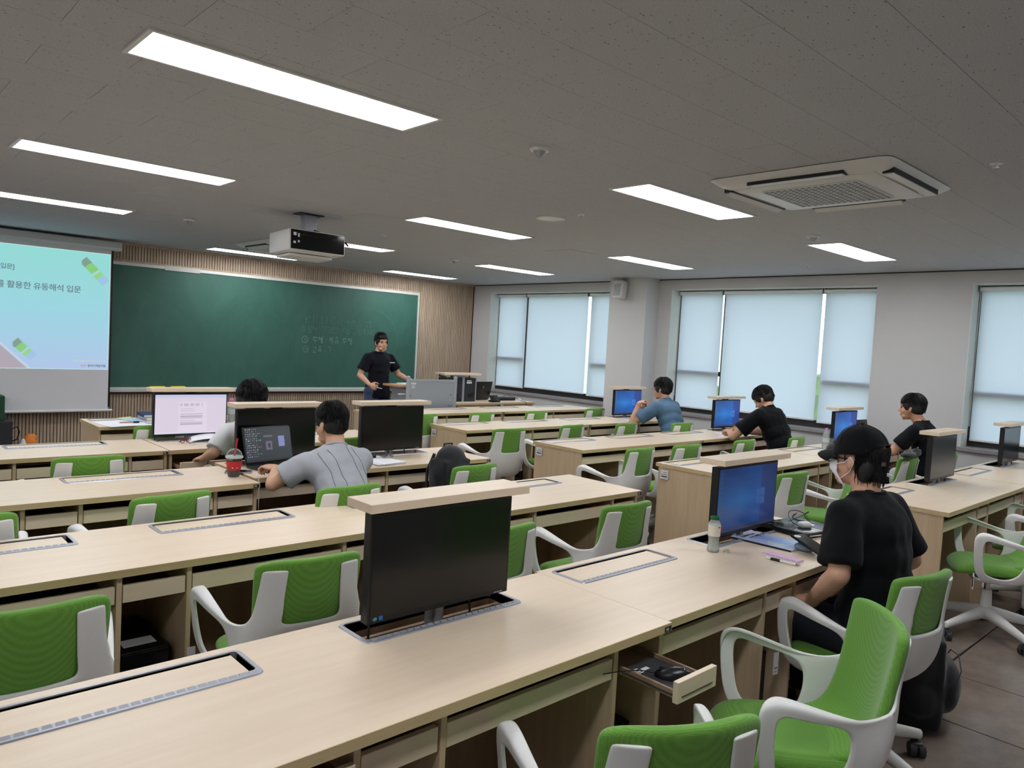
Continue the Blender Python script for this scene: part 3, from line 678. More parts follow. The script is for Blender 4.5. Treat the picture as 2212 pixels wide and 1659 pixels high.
def make_chair():
    t = thing('office_chair', 'x', 'chair', (0,0,0), 0, 'green and white office chairs')
    obj('shell', shell_mesh(), t)
    rs = [(0, .458), (.45, .456), (.75, .452), (.92, .444), (1.0, .425), (1.0, .405), (.92, .388), (.5, .384), (0, .384)]
    N = 20; m = MB(); vs = []; fs = []
    def sq(s, e): return math.copysign(abs(s)**e, s)
    for r, z in rs:
        for k in range(N):
            a = 2*pi*k/N; x = .206*r*sq(cos(a), .5); y = -.015+.232*r*sq(sin(a), .5)
            zz = z+.008*(x/.206)**2
            if y > .10: zz -= .030*((y-.10)/.117)**2
            if y < -.12: zz += .03*((-.12-y)/.127)**2
            vs.append(Vector((x, y, zz)))
    for j in range(len(rs)-1):
        for k in range(N): a = j*N+k; b = j*N+(k+1) % N; fs.append((a, b, b+N, a+N))
    obj('seat', subsurf(m.add(vs, fs).mesh('seat', M['green']), 1), t)
    v = []; f = []; s2 = [-1, -.7, -.35, 0, .35, .7, 1]; PADT = [(0, -.12, .448, .165), (.12, -.188, .452, .175), (.25, -.236, .50, .180), (.45, -.266, .60, .183), (.7, -.284, .71, .189), (.92, -.298, .812, .192), (1, -.299, .836, .184)]
    for q, y, z, w in PADT:
        for s in s2: v.append(Vector((s*w, y+.045*abs(s)**2.2, z+(.006*s*s-.016*abs(s)**6 if q > .8 else 0))))
    for j in range(6):
        for i in range(6): a = j*7+i; f.append((a, a+1, a+8, a+7))
    obj('backrest', subsurf(MB().add(v, f).mesh('backrest', M['green']), 2, .036, off=0), t)
    obj('tilt_mechanism', MB().box(-.07, .07, -.09, .09, .325, .372, bev=.012).mesh('tilt_mechanism', M['white'], 40), t)
    obj('gas_lift', MB().cyl((0,0,.25), (0,0,.33), .0155, n=14).mesh('gas_lift', M['chrome'], 40), t)
    obj('column', MB().lathe([(.036, .10), (.034, .15), (.028, .26), (.026, .272), (.016, .273)], 18).mesh('column', M['white'], 40), t)
    lg = ring_sweep([(0, .010, .138, .046, .034), (0, .012, .138, .046, .034), (0, .10, .128, .038, .026), (0, .22, .108, .029, .021), (0, .322, .090, .024, .018), (0, .335, .086, .022, .016), (0, .338, .086, .021, .016)]).mesh('leg0', M['white'])
    lg = subsurf(lg, 1, name='base_leg')
    cm = MB(); 
    for sx in (-1, 1): cm.cyl((sx*.006, .012, .029), (sx*.029, .012, .029), .029, n=20)
    cm.box(-.022, .022, -.014, .030, .034, .062, bev=.008).cyl((0, 0, .05), (0, 0, .072), .007, n=8)
    hood = MB().grid(lambda u, v: Vector(((v-.5)*.05, .012-.029*cos(pi*u*.9), .026+.029*sin(pi*u*.9))), 9, 3)
    cme = cm.mesh('caster', M['castor'], 40)
    for k in range(5):
        a = 2*pi*k/5+.3; l = obj('base_leg', lg, t, (0,0,0), (0,0,a))
        obj('caster', cme, l, (0, .320, 0), (0, 0, 1.3*k+.5))
    obj('height_lever', MB().tube([(.06, .0, .345), (.13, .02, .335), (.17, .03, .325)], .005, 6).box(.15, .2, .015, .045, .318, .33, bev=.004).mesh('height_lever', M['castor'], 40), t)
    tg = obj('tag', MB().box(-.291, -.262, .136, .138, .335, .425).mesh('tag', M['label']), t)
    tm = MB()
    for q in range(7): tm.box(-.286+q*.0033, -.2845+q*.0033, .1382, .1386, .345, .405)
    tm.box(-.286, -.267, .1355, .1358, .345, .347); tm.box(-.286, -.267, .1353, .1356, .36, .364)
    obj('tag_print', tm.mesh('tag_print', M['ink']), tg)
    index_kids(t); return t
CH0 = make_chair(); CH_USED = [False]
def chair(x, y, deg, label):
    if not CH_USED[0]:
        CH_USED[0] = True; CH0.location = (x, y, 0); CH0.rotation_euler = (0,0,radians(deg)); CH0['label'] = label; return CH0
    return dup(CH0, (x, y, 0), radians(deg), label)
CHAIRS = [
 (1.44, 1.07, -27, 'green chair at bottom centre, nearest the viewer, half cut off by the picture edge'),
 (2.19, 1.035, 42, 'empty green chair turned sideways, seat facing left, beside the capped student'),
 (3.04, 1.18, -11, 'green chair the capped student in the black shirt sits on'),
 (.42, 2.52, 0, 'green chair cut by the left picture edge, second desk row'),
 (1.26, 2.54, -6, 'green chair left of the nearest black monitor, facing the second desk row'),
 (2.10, 2.51, 0, 'green chair mostly hidden behind the nearest black monitor'),
 (2.97, 2.54, -2, 'green chair with seat visible, right of the nearest black monitor'),
 (.39, 3.68, 0, 'green chair at the left edge, third desk row, only its right arm visible'),
 (1.14, 3.73, 8, 'green chair left of the red-sleeved drink, third desk row'),
 (1.97, 3.54, 2, 'green chair under the student in the grey seamed T-shirt'),
 (2.98, 3.76, 3, 'green chair in front of the black rucksack'),
 (1.12, 4.91, 0, 'green chair left of the page-showing monitor, fourth desk row'),
 (2.20, 4.95, -2, 'green chair under the student in the white T-shirt behind the laptop'),
 (2.86, 5.10, 3, 'green chair seen past the neck of the grey-shirted student'),
 (1.90, 6.17, 0, 'green chair at the paper-covered front desk'),
 (4.50, 6.38, 2, 'front-row green chair right of the far black monitor, window block, end seat'),
 (5.27, 6.37, 4, 'front-row green chair, window block, second seat from the aisle'),
 (6.10, 6.36, 3, 'front-row green chair, window block, third seat from the aisle'),
 (7.25, 6.45, 0, 'front-row green chair nearest the pillar'),
 (4.58, 5.14, -5, 'green chair with whole white back showing, right of the black rucksack'),
 (5.42, 5.18, 4, 'green chair, second window-block row from the board, second seat'),
 (6.19, 5.11, 3, 'green chair left of the student in the blue T-shirt'),
 (6.96, 4.93, -2, 'green chair under the student in the blue T-shirt'),
 (4.74, 3.82, 2, 'green chair at the aisle end of the middle window-block row'),
 (5.37, 3.79, -4, 'green chair, middle window-block row, second seat from the aisle'),
 (6.24, 3.77, 1, 'green chair left of the black-shirted student who is writing'),
 (7.08, 3.69, 5, 'green chair under the black-shirted student who is writing'),
 (4.85, 2.60, -4, 'green chair just right of the blue monitor of the capped student'),
 (5.52, 2.50, 28, 'green chair turned left, seen beside the face mask of the capped student'),
 (6.68, 2.51, -2, 'green chair holding a black bag, right of the capped student'),
 (7.46, 2.44, 4, 'green chair under the bare-necked student beside the wide bare wall'),
 (5.16, 1.24, 27, 'green chair at the right edge with its five-legged base fully visible'),
 (6.02, 1.22, 12, 'green chair behind the one at the right edge, mostly cut off'),
 (6.70, 8.82, 180, 'green chair behind the gooseneck microphone at the lecturer table'),
]
for x, y, a, l in CHAIRS:
    c_ = chair(x, y, a, l); sp = 12 if 'the capped student in the black shirt sits' in l else 26 if 'five-legged' in l else 0
    if sp:
        for q in c_.children:
            if q.name.startswith('base_leg'): q.rotation_euler.z += radians(sp)

# ================================================================== desks
def plate(xs, ys, holes, z0, z1):
    nx, ny = len(xs), len(ys); v = [(x, y, z) for z in (z0, z1) for y in ys for x in xs]; f = []
    I = lambda i, j, k: k*nx*ny+j*nx+i
    solid = lambda i, j: 0 <= i < nx-1 and 0 <= j < ny-1 and (i, j) not in holes
    for i in range(nx-1):
        for j in range(ny-1):
            if not solid(i, j): continue
            f.append((I(i,j,1), I(i+1,j,1), I(i+1,j+1,1), I(i,j+1,1))); f.append((I(i,j,0), I(i,j+1,0), I(i+1,j+1,0), I(i+1,j,0)))
            if not solid(i-1, j): f.append((I(i,j,0), I(i,j,1), I(i,j+1,1), I(i,j+1,0)))
            if not solid(i+1, j): f.append((I(i+1,j,0), I(i+1,j+1,0), I(i+1,j+1,1), I(i+1,j,1)))
            if not solid(i, j-1): f.append((I(i,j,0), I(i+1,j,0), I(i+1,j,1), I(i,j,1)))
            if not solid(i, j+1): f.append((I(i,j+1,0), I(i,j+1,1), I(i+1,j+1,1), I(i+1,j+1,0)))
    return MB().add(v, f)
def rrect(w, d, r, n=5):
    p = []
    for cx, cy, a0 in ((w-r, r, -pi/2), (w-r, d-r, 0), (r, d-r, pi/2), (r, r, pi)):
        for k in range(n+1): a = a0+pi/2*k/n; p.append((cx+r*cos(a), cy+r*sin(a)))
    return p
SW, SD = .60, .172      # flap opening size
def frame_ring():
    a = rrect(SW, SD, .022); b = [(x*(SW-.026)/SW+.013, (y*(SD-.038)/SD)+.027) for x, y in rrect(SW, SD, .014)]
    n = len(a); v = [(x, y, .0) for x, y in a]+[(x+(.002 if x < SW/2 else -.002), y+(.002 if y < SD/2 else -.002), .0035) for x, y in a]+[(x, y, .0035) for x, y in b]+[(x, y, -.02) for x, y in b]
    f = [(j*n+i, j*n+(i+1) % n, (j+1)*n+(i+1) % n, (j+1)*n+i) for j in range(3) for i in range(n)]
    m = MB().add(v, f)
    return m
RING = frame_ring().mesh('flap_frame', M['alu'], 30)
rb = MB()
for i in range(23): rb.add([(.022+.0245*i, .009, .0036), (.042+.0245*i, .009, .0036), (.040+.0245*i, .021, .0066), (.024+.0245*i, .021, .0066), (.024+.0245*i, .0215, .0036), (.040+.0245*i, .0215, .0036)], [(0,1,2,3), (3,2,5,4), (0,3,4), (1,5,2)])
RIDGE = rb.mesh('ridge_strip', mat('ridge_grey', (150,152,160), .5, metal=.2))
FLAP = MB().box(.020, SW-.030, .0275, SD-.024, -.016, .001, bev=.0015).mesh('flap', M['wood'])
def wellmesh(dep): return MB().add([(x, y, z) for z in (-dep, -.004) for x, y in ((.013, .027), (SW-.013, .027), (SW-.013, SD-.011), (.013, SD-.011))], [(0,1,2,3), (0,4,5,1), (1,5,6,2), (2,6,7,3), (3,7,4,0)])
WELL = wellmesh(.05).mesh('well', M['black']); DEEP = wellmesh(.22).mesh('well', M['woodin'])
TOP = plate([0, .053, .627, .943, 1.517, 1.8], [0, .422, .556, .6], {(1, 1), (3, 1)}, .712, .74).mesh('tabletop', M['wood'])
PX = [.012, .680, .918, 1.566, 1.788]
PNL = {}
def desk(x0, y0, label, up=(), out=None, sticker=False, towers=True, w=1.8):
    t = thing('computer_desk', label, 'desk', (x0, y0, 0), 0, 'long wooden computer desks')
    obj('tabletop', TOP, t)
    if 'edge' not in PNL:
        PNL['edge'] = MB().box(0, 1.8, -.0015, 0, .7125, .7395).box(-.0015, 0, 0, .6, .7125, .7395).box(1.8, 1.8015, 0, .6, .7125, .7395).mesh('edge_band', M['edge'])
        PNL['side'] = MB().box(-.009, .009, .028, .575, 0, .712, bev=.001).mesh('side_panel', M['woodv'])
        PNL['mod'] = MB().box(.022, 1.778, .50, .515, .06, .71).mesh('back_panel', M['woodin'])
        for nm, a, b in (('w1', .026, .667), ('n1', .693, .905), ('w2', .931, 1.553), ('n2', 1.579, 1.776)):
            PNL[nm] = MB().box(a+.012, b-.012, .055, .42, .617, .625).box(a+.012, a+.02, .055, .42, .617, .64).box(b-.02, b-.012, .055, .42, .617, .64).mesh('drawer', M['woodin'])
            PNL[nm+'f'] = MB().box(a, b, .032, .05, .610, .672, bev=.0015).mesh('drawer_front', M['wood'])
        PNL['badge'] = MB().box(1.762, 1.795, -.004, -.0015, .7155, .7325, bev=.0008).mesh('maker_badge', M['dark'])
        PNL['bt'] = MB().box(1.768, 1.7705, -.0046, -.004, .7195, .729).box(1.776, 1.7785, -.0046, -.004, .7195, .729).add([(1.768,-.0046,.729),(1.7705,-.0046,.729),(1.7785,-.0046,.7195),(1.776,-.0046,.7195)],[(0,1,2,3)]).mesh('badge_letter', M['label'])
        PNL['st'] = MB().box(-.0105, -.009, .475, .545, .625, .695).mesh('sticker', M['label'])
        PNL['stp'] = MB().box(-.0112, -.0104, .482, .538, .66, .664).box(-.0112, -.0104, .482, .52, .675, .678).box(-.0112, -.0104, .482, .535, .64, .65).mesh('sticker_print', M['ink'])
    obj('edge_band', PNL['edge'], t)
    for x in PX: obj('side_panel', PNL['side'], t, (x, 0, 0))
    obj('back_panel', PNL['mod'], t)
    for nm in ('w1', 'n1', 'w2', 'n2'):
        dy = out.get(nm, 0) if out else 0
        d = obj('drawer', PNL[nm], t, (0, -dy, 0)); obj('drawer_front', PNL[nm+'f'], d)
    b = obj('maker_badge', PNL['badge'], t); obj('badge_letter', PNL['bt'], b)
    if sticker: s = obj('sticker', PNL['st'], t); obj('sticker_print', PNL['stp'], s)
    for k, sx in enumerate((.04, .93)):
        fr = obj('flap_frame', RING, t, (sx, .395, .74)); obj('ridge_strip', RIDGE, fr)
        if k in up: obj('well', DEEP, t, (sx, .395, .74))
        else: obj('well', WELL, t, (sx, .395, .74)); obj('flap', FLAP, t, (sx, .395, .74))
    return t
# keyboards and pc towers below the desks
def make_keyboard():
    t = thing('keyboard', 'x', 'keyboard', (0,0,0), 0, 'black keyboards in the desk drawers')
    obj('body', MB().box(-.215, .215, 0, .135, 0, .016, bev=.004).mesh('body', M['black']), t)
    k = MB()
    for r in range(5):
        for c in range(17):
            if r == 0 and 4 <= c <= 8: continue
            k.box(-.206+c*.0242, -.206+c*.0242+.020, .012+r*.0235, .012+r*.0235+.019, .016, .021)
        if r == 0: k.box(-.206+4*.0242, -.206+9*.0242-.004, .012, .031, .016, .021)
    obj('keys', k.mesh('keys', M['keycap']), t); return t
def make_tower():
    t = thing('computer_tower', 'x', 'computer', (0,0,0), 0, 'black computer towers under the desks')
    obj('case', MB().box(-.085, .085, 0, .36, .012, .39, bev=.006).mesh('case', M['black']), t)
    obj('front_panel', MB().box(-.083, .083, -.012, 0, .014, .388, bev=.005).mesh('front_panel', M['blackgloss']), t)
    obj('paper_label', MB().box(-.06, .055, .05, .12, .39, .391).mesh('paper_label', M['label']), t); return t
KB0 = make_keyboard(); PC0 = make_tower(); first = {'k': True, 'p': True}
def put(proto, key, x, y, z, rz, label):
    if first[key]: first[key] = False; proto.location = (x, y, z); proto.rotation_euler = (0,0,rz); proto['label'] = label; index_kids(proto)
    else: dup(proto, (x, y, z), rz, label)
# ---------------------------------------------------------------- monitors
def wallpaper(u, v):
    r = math.hypot((u-.70)*1.75, v-.48); g = max(0, 1-r/1.1); beam = max(0, 1-abs((v-.48)/(max(.05, .70-u)*.9+.08)))*max(0, min(1, (.72-u)*3))
    c = [14+16*g+20*beam, 62+52*g+50*beam, 142+72*g+50*beam]
    if u > .72: c = [c[0]*.85+12, c[1]*.72, c[2]*.82]
    for (a, b, lo, hi) in ((.655, .715, .36, .475), (.655, .715, .49, .60), (.722, .80, .345, .475), (.722, .80, .49, .615)):
        if a < u < b and lo+(u-a)*0 < v < hi: c = [70, 128, 214]
    if u < .10 and int(v*26) % 2 == 0 and v > .1 and .03 < u < .07 and v > .25: c = [c[0]*.6+60, c[1]*.6+50, c[2]*.6+40]
    if v < .055: c = [52, 72, 120]
    return c
def docpage(u, v):
    c = [226, 214, 232]
    if v > .93: c = [204, 206, 236]
    if .32 < u < .72 and v < .82:
        c = [231, 220, 236]
        if .34 < u < .66:
            if .70 < v < .77 and (u*25) % 2 < 1.3: c = [200, 190, 206]
            for q in (.50, .44, .40, .28, .24):
                if abs(v-q) < .012: c = [184, 172, 190]
            for q in (.58, .63, .34): 
                if abs(v-q) < .008 and u < .55: c = [206, 194, 210]
    if v < .04: c = [222, 222, 238]
    return c
def icons(u, v):
    c = [44, 54, 60]; iu = (u-.02)*24; iv = v*15
    if .02 < u < .34 and .12 < v < .97:
        fu, fv = iu % 1, iv % 1
        if .25 < fu < .75 and .2 < fv < .62 and not (int(iu) > 5 and int(iv) % 3):
            h = (int(iu)*7+int(iv)*13) % 6; c = [(190,120,90), (90,140,200), (200,190,120), (70,150,190), (210,210,215), (90,110,170)][h]
    if .72 < u < .86 and .40 < v < .72: c = [150, 156, 222]
    if .44 < u < .58 and .33 < v < .58: c = [120, 112, 140] if not (.49 < u < .54 and .38 < v < .52) else [50, 52, 62]
    if .40 < u < .60 and .70 < v < .76: c = [110, 104, 130]
    if v < .05: c = [30, 34, 40]
    return c
SCR = {'blue': lambda: painted(.522, .292, 96, 56, wallpaper, M['litb'], 'screen'), 'bluedim': lambda: painted(.522, .292, 96, 56, wallpaper, M['litd'], 'screen'), 'page': lambda: painted(.522, .292, 80, 60, docpage, M['lit'], 'screen'),
       'off': lambda: MB().box(-.261, .261, -.0003, .0003, 0, .292).mesh('screen', M['offscreen'])}
scache = {}; M['litb'] = vcol('bright_wallpaper', .8, .25); M['litd'] = vcol('dim_wallpaper', .33, .22)
def make_mon():
    t = thing('lift_up_monitor', 'x', 'monitor', (0,0,0), 0, 'monitors raised out of the desks')
    obj('body', MB().box(-.27, .27, -.03, .006, .770, 1.090, bev=.003).box(-.15, .15, .0, .03, .84, 1.02, bev=.006).mesh('body', M['black']), t)
    obj('lid', MB().box(-.302, .302, -.078, .052, 1.104, 1.130, bev=.0015).mesh('lid', M['wood']), t)
    obj('lid_bracket', MB().box(-.035, .035, -.012, .03, 1.085, 1.104).mesh('lid_bracket', M['dark']), t)
    obj('lift_post', MB().box(-.03, .03, .0, .022, .54, .86, bev=.003).box(-.012, .012, -.012, .0, .54, .80).mesh('lift_post', M['alu']), t)
    obj('cable', MB().tube([(-.25, -.01, .785), (-.252, -.012, .70), (-.25, .0, .60)], .004, 5).tube([(.12, -.01, .785), (.13, -.012, .70), (.15, .0, .60)], .004, 5).mesh('cable', M['black']), t)
    obj('logo', MB().box(.21, .245, -.0312, -.0304, .7755, .7785).mesh('logo', M['alu']), t)
    index_kids(t); return t
MON0 = make_mon(); mu = [False]
def monitor(dx, dy, slot, kind, label):
    x = dx+(.34 if slot == 0 else 1.23); y = dy+.478
    if not mu[0]: mu[0] = True; t = MON0; t.location = (x, y, 0); t['label'] = label
    else: t = dup(MON0, (x, y, 0), 0, label)
    if kind not in scache: scache[kind] = SCR[kind]()
    obj('screen', scache[kind], t, (0, -.0306, .787))
    return t

L1, L2, L3, L3r, L4, L5 = 1.32, 2.74, 3.955, 4.085, 5.255, 6.63
R1y, R2y, R3y, R4y, R5y = 1.395, 2.80, 4.085, 5.465, 6.86
DESKS = [ # x0, y0, label, raised, drawers pulled out, sticker, towers, keyboards
 (.18, L1, 'nearest wooden computer desk, black monitor raised, mouse tray pulled out', (1,), {'n1': .0, 'n2': .215, 'w1': .02}, 0, (0, 1), (1,)),
 (1.982, L1+.015, 'wooden computer desk where the capped student sits', (1,), None, 0, (0,), (0, 1)),
 (.09, L2, 'second-row wooden desk, left half, behind the nearest black monitor', (), None, 0, (0,), (0, 1)),
 (1.89, L2, 'second-row wooden desk, right half, ending in a free corner by the aisle', (), None, 0, (0,), (0, 1)),
 (.01, L3, 'third-row wooden desk carrying the red-sleeved iced drink', (), None, 0, (), (1,)),
 (1.84, L3r, 'third-row wooden desk with open laptop and two raised black monitors', (0, 1), None, 0, (), (1,)),
 (-.05, L4, 'fourth-row wooden desk, left half, bare top', (), None, 0, (), ()),
 (1.76, L4, 'fourth-row wooden desk with the lit page monitor and open booklet', (0,), {'w1': .16}, 0, (), (1,)),
 (1.66, L5, 'front-row left wooden desk covered with papers, books and bottles', (), None, 0, (), ()),
 (4.87, R1y, 'window-side wooden desk at the right edge, first half, black monitor raised', (1,), None, 0, (), (0,)),
 (6.68, R1y, 'window-side wooden desk at the right edge, second half by the window', (1,), {'w1': .13}, 0, (), (0,)),
 (4.74, R2y, 'window-side desk behind the blue monitor of the capped student', (), None, 1, (), (0, 1)),
 (6.55, R2y, 'window-side desk with black cap, bottle and laptop on it', (1,), None, 0, (), ()),
 (4.67, R3y, 'middle window-side desk, aisle half, stickers on its end panel', (), None, 1, (), (0, 1)),
 (6.46, R3y, 'middle window-side desk where the student is writing', (1,), None, 0, (), ()),
 (4.55, R4y, 'window-side desk right of the black rucksack, aisle half', (), None, 1, (0,), (0, 1)),
 (6.36, R4y, 'window-side desk of the blue-shirted student', (1,), None, 0, (), (0,)),
 (4.50, R5y, 'window-side front desk, aisle half, next to the lectern', (), None, 0, (), (1,)),
 (6.31, R5y, 'window-side front desk, half nearest the pillar', (), None, 0, (), (0,)),
]
SHORT = ['nearest desk', 'desk of the capped student', 'second-row left desk', 'second-row corner desk', 'iced drink desk', 'open laptop desk', 'bare fourth-row desk', 'page monitor desk', 'paper-covered front desk', 'desk at the right picture edge', 'window-corner desk at the right edge', 'stickered desk behind the bright blue monitor', 'black cap desk', 'middle stickered window-block desk', 'writing student desk', 'stickered desk right of the rucksack', 'blue-shirted student desk', 'front desk by the lectern', 'front desk by the pillar']
for (x, y, l, up, out, st, tw, kb), sn in zip(DESKS, SHORT):
    desk(x, y, l, up, out, st)
    for k in tw: put(PC0, 'p', x+(.80 if k == 0 else 1.678), y+.12, 0, 0, 'black computer tower in the %s bay of the %s' % (('first', 'second')[k], sn))
    for k in kb:
        if x < .1 and k == 0 and y < 3 and False: continue
        dy = (out or {}).get(('w1', 'w2')[k], 0)
        put(KB0, 'k', x+(.346 if k == 0 else 1.242), y+.075-dy, .626, 0, 'black keyboard in the %s drawer of the %s' % (('left', 'right')[k], sn))
m1 = monitor(.18, L1, 1, 'off', 'large black switched-off monitor raised from the nearest desk')
obj('sticker', MB().ell((-.245, -.0315, .785), (.0075, .001, .0055), None, 14, 6).mesh('sticker', mat('teal_sticker', (70,150,160), .4)), m1)
obj('sticker', MB().box(-.231, -.219, -.0318, -.0308, .779, .791).mesh('sticker', mat('blue_sticker', (40,110,190), .4)), m1)
monitor(1.98, L1, 1, 'bluedim', 'raised monitor with blue desktop in front of the capped student')
monitor(1.84, L3r, 0, 'off', 'black raised monitor behind the open laptop')
monitor(1.84, L3r, 1, 'off', 'black raised monitor right of the grey-shirted student')
monitor(1.72, L4+.02, 0, 'page', 'raised monitor showing a bright document page')
monitor(4.87, R1y-.03, 1, 'off', 'raised monitor reflecting the window, right of the capped student')
monitor(6.70, R1y-.03, 1, 'off', 'raised monitor at the right edge reflecting the window')
monitor(6.55, R2y, 1, 'blue', 'raised blue monitor just above the cap brim of the capped student')
monitor(6.40, R3y, 1, 'blue', 'raised blue monitor beside the student who is writing')
monitor(6.33, R4y, 1, 'blue', 'raised blue monitor beside the blue-shirted student')
# ================================================================== people
skin_m = {}
def skin(name, c):
    m = mat(name, c, .55, spec=.35, noise_amt=.05, nscale=14)
    m.node_tree.nodes['Principled BSDF'].inputs['Subsurface Weight'].default_value = .06
    m.node_tree.nodes['Principled BSDF'].inputs['Subsurface Radius'].default_value = (.01, .004, .002)
    return m
M['skin'] = skin('skin', (205,160,134)); M['skin2'] = skin('skin_warm', (196,148,120))
M['hair'] = mat('black_hair', (17,16,18), .58, noise_amt=.3, nscale=60, stretch=(1,1,1))
M['lip'] = mat('lips', (168,104,94), .5); M['eye'] = mat('eye_white', (212,206,200), .3); M['iris'] = mat('iris', (30,22,20), .2)
def cloth_m(name, c, amt=.06, bump=.5): return mat(name, c, .85, spec=.2, noise_amt=amt, nscale=16, bump=bump, sheen=.04)
def remesh(mb, vox, smooth, mt, name, fac=.5):
    me = mb.mesh(name, mt); o = bpy.data.objects.new('tmp', me); COL.objects.link(o)
    r = o.modifiers.new('r', 'REMESH'); r.mode = 'VOXEL'; r.voxel_size = vox; r.use_smooth_shade = True
    if smooth: s = o.modifiers.new('s', 'SMOOTH'); s.factor = fac; s.iterations = smooth
    dg = bpy.context.evaluated_depsgraph_get(); out = bpy.data.meshes.new_from_object(o.evaluated_get(dg))
    bpy.data.objects.remove(o); out.name = name; out.shade_smooth()
    if not out.materials: out.materials.append(mt)
    return out
def V(*a): return Vector(a)
def hand(mb, w, d, n, side, curl=.5, spread=1.0, s=1.0, thumb=1.0):
    """w wrist, d direction of the palm, n direction the palm faces, side +1 when the thumb is on the d x n side"""
    d = d.normalized(); n = (n-d*n.dot(d)).normalized(); t = d.cross(n).normalized()*side
    R = Matrix((t, d, n)).transposed()
    mb.ell(w+d*.045*s, (.041*s, .052*s, .016*s), R, 14, 8); mb.capsule(w-d*.01, w+d*.03*s, .026*s, .024*s, 10)
    for k, (u, L) in enumerate(((.030, .068), (.010, .076), (-.010, .070), (-.029, .055))):
        p = w+d*.083*s+t*u*s; a = .10+curl*.25; dd = (d+t*u*3*spread).normalized()
        for q, f in enumerate((.46, .30, .24)):
            ca = a*(q+1)*1.5+curl*.55*(q+.6)
            e = p+(dd*cos(ca)+n*sin(ca))*L*f*s; mb.capsule(p, e, (.0092-.0008*q)*s, (.0086-.0009*q)*s, 8); p = e
    b = w+d*.022*s+t*.026*s; m1 = b+(t*.62+d*.62+n*.42*thumb).normalized()*.040*s; m2 = m1+(t*.18+d*.85+n*.5*thumb).normalized()*.030*s; m3 = m2+(d*.9+n*.45*thumb-t*.1).normalized()*.022*s
    mb.capsule(b, m1, .0135*s, .011*s, 8); mb.capsule(m1, m2, .0108*s, .0096*s, 8); mb.capsule(m2, m3, .0094*s, .0078*s, 8)
def head_parts(mb, H, s=1.0):
    """H: 4x4 head matrix (x right, y face, z up) """
    R3 = H.to_3x3()
    def E(c, r, rot=None): mb.ell(H @ V(*c), tuple(x*s for x in r), R3 @ rot if rot is not None else R3, 16, 10)
    def C(a, b, r0, r1): mb.capsule(H @ V(*a), H @ V(*b), r0*s, r1*s, 10)
    E((0, -.014, .036), (.073, .094, .083)); E((0, .022, -.02), (.064, .066, .080)); E((0, .030, -.066), (.050, .050, .042))
    E((0, .066, -.094), (.022, .018, .017)); E((0, .070, .030), (.052, .022, .026))
    for sx in (-1, 1):
        E((sx*.034, .058, -.030), (.025, .024, .026)); E((sx*.030, .050, -.075), (.022, .03, .022))
        E((sx*.077, -.006, -.008), (.0075, .017, .029), Matrix.Rotation(radians(10), 3, 'X')); E((sx*.073, .0, -.030), (.006, .008, .012))
        E((sx*.026, .080, .022), (.020, .010, .006)); E((sx*.0105, .096, -.030), (.008, .010, .007))
    C((0, .084, .014), (0, .110, -.024), .0075, .0115)
    E((0, .086, -.052), (.024, .012, .010)); E((0, .086, -.069), (.020, .012, .009))
def head_extras(root, H, glasses=None, mask=False, closed=False, s=1.0):
    def o(name, m, mt, sm=50): return obj(name, m.mesh(name, mt, sm), root)
    R3 = H.to_3x3()
    for sx in (-1, 1):
        o('eye', MB().ell(H @ V(sx*.031, .0835, .006), (.0125, .0055, .0035 if closed else .0052), R3, 14, 8), M['iris'])
        o('eyebrow', MB().capsule(H @ V(sx*.016, .094, .024), H @ V(sx*.045, .080, .027), .0032, .0022, 8), M['hair'])
    if not mask: o('lips', MB().ell(H @ V(0, .0965, -.0585), (.021, .004, .0035), R3, 14, 6).ell(H @ V(0, .0955, -.066), (.017, .004, .0038), R3, 14, 6), M['lip'])
    if glasses:
        g = MB()
        for sx in (-1, 1):
            ring = [H @ V(sx*.032+.0245*cos(2*pi*k/20), .103-.003*abs(cos(2*pi*k/20)), .002+.020*sin(2*pi*k/20)) for k in range(21)]
            g.tube(ring, glasses[1], 6); g.tube([H @ V(sx*.056, .098, .007), H @ V(sx*.074, .05, .006), H @ V(sx*.078, -.01, .004), H @ V(sx*.077, -.03, -.012)], glasses[1], 6)
        g.tube([H @ V(-.009, .104, .006), H @ V(0, .107, .008), H @ V(.009, .104, .006)], glasses[1], 6)
        o('glasses', g, glasses[0])
        for sx in (-1, 1): o('lens', MB().lathe([(.0235, 0), (.0235, .0008)], 18, H @ Matrix.Translation((sx*.032, .103, .002)) @ Matrix.Rotation(pi/2, 4, 'X')), M['lens'])
def lensmat():
    m = bpy.data.materials.new('clear_lens'); m.use_nodes = True; nt = m.node_tree; nt.nodes.clear()
    t = nt.nodes.new('ShaderNodeBsdfTransparent'); g = nt.nodes.new('ShaderNodeBsdfGlossy'); g.inputs['Roughness'].default_value = .03
    mx = nt.nodes.new('ShaderNodeMixShader'); mx.inputs[0].default_value = .16; o = nt.nodes.new('ShaderNodeOutputMaterial')
    nt.links.new(t.outputs[0], mx.inputs[1]); nt.links.new(g.outputs[0], mx.inputs[2]); nt.links.new(mx.outputs[0], o.inputs[0]); return m
M['lens'] = lensmat()
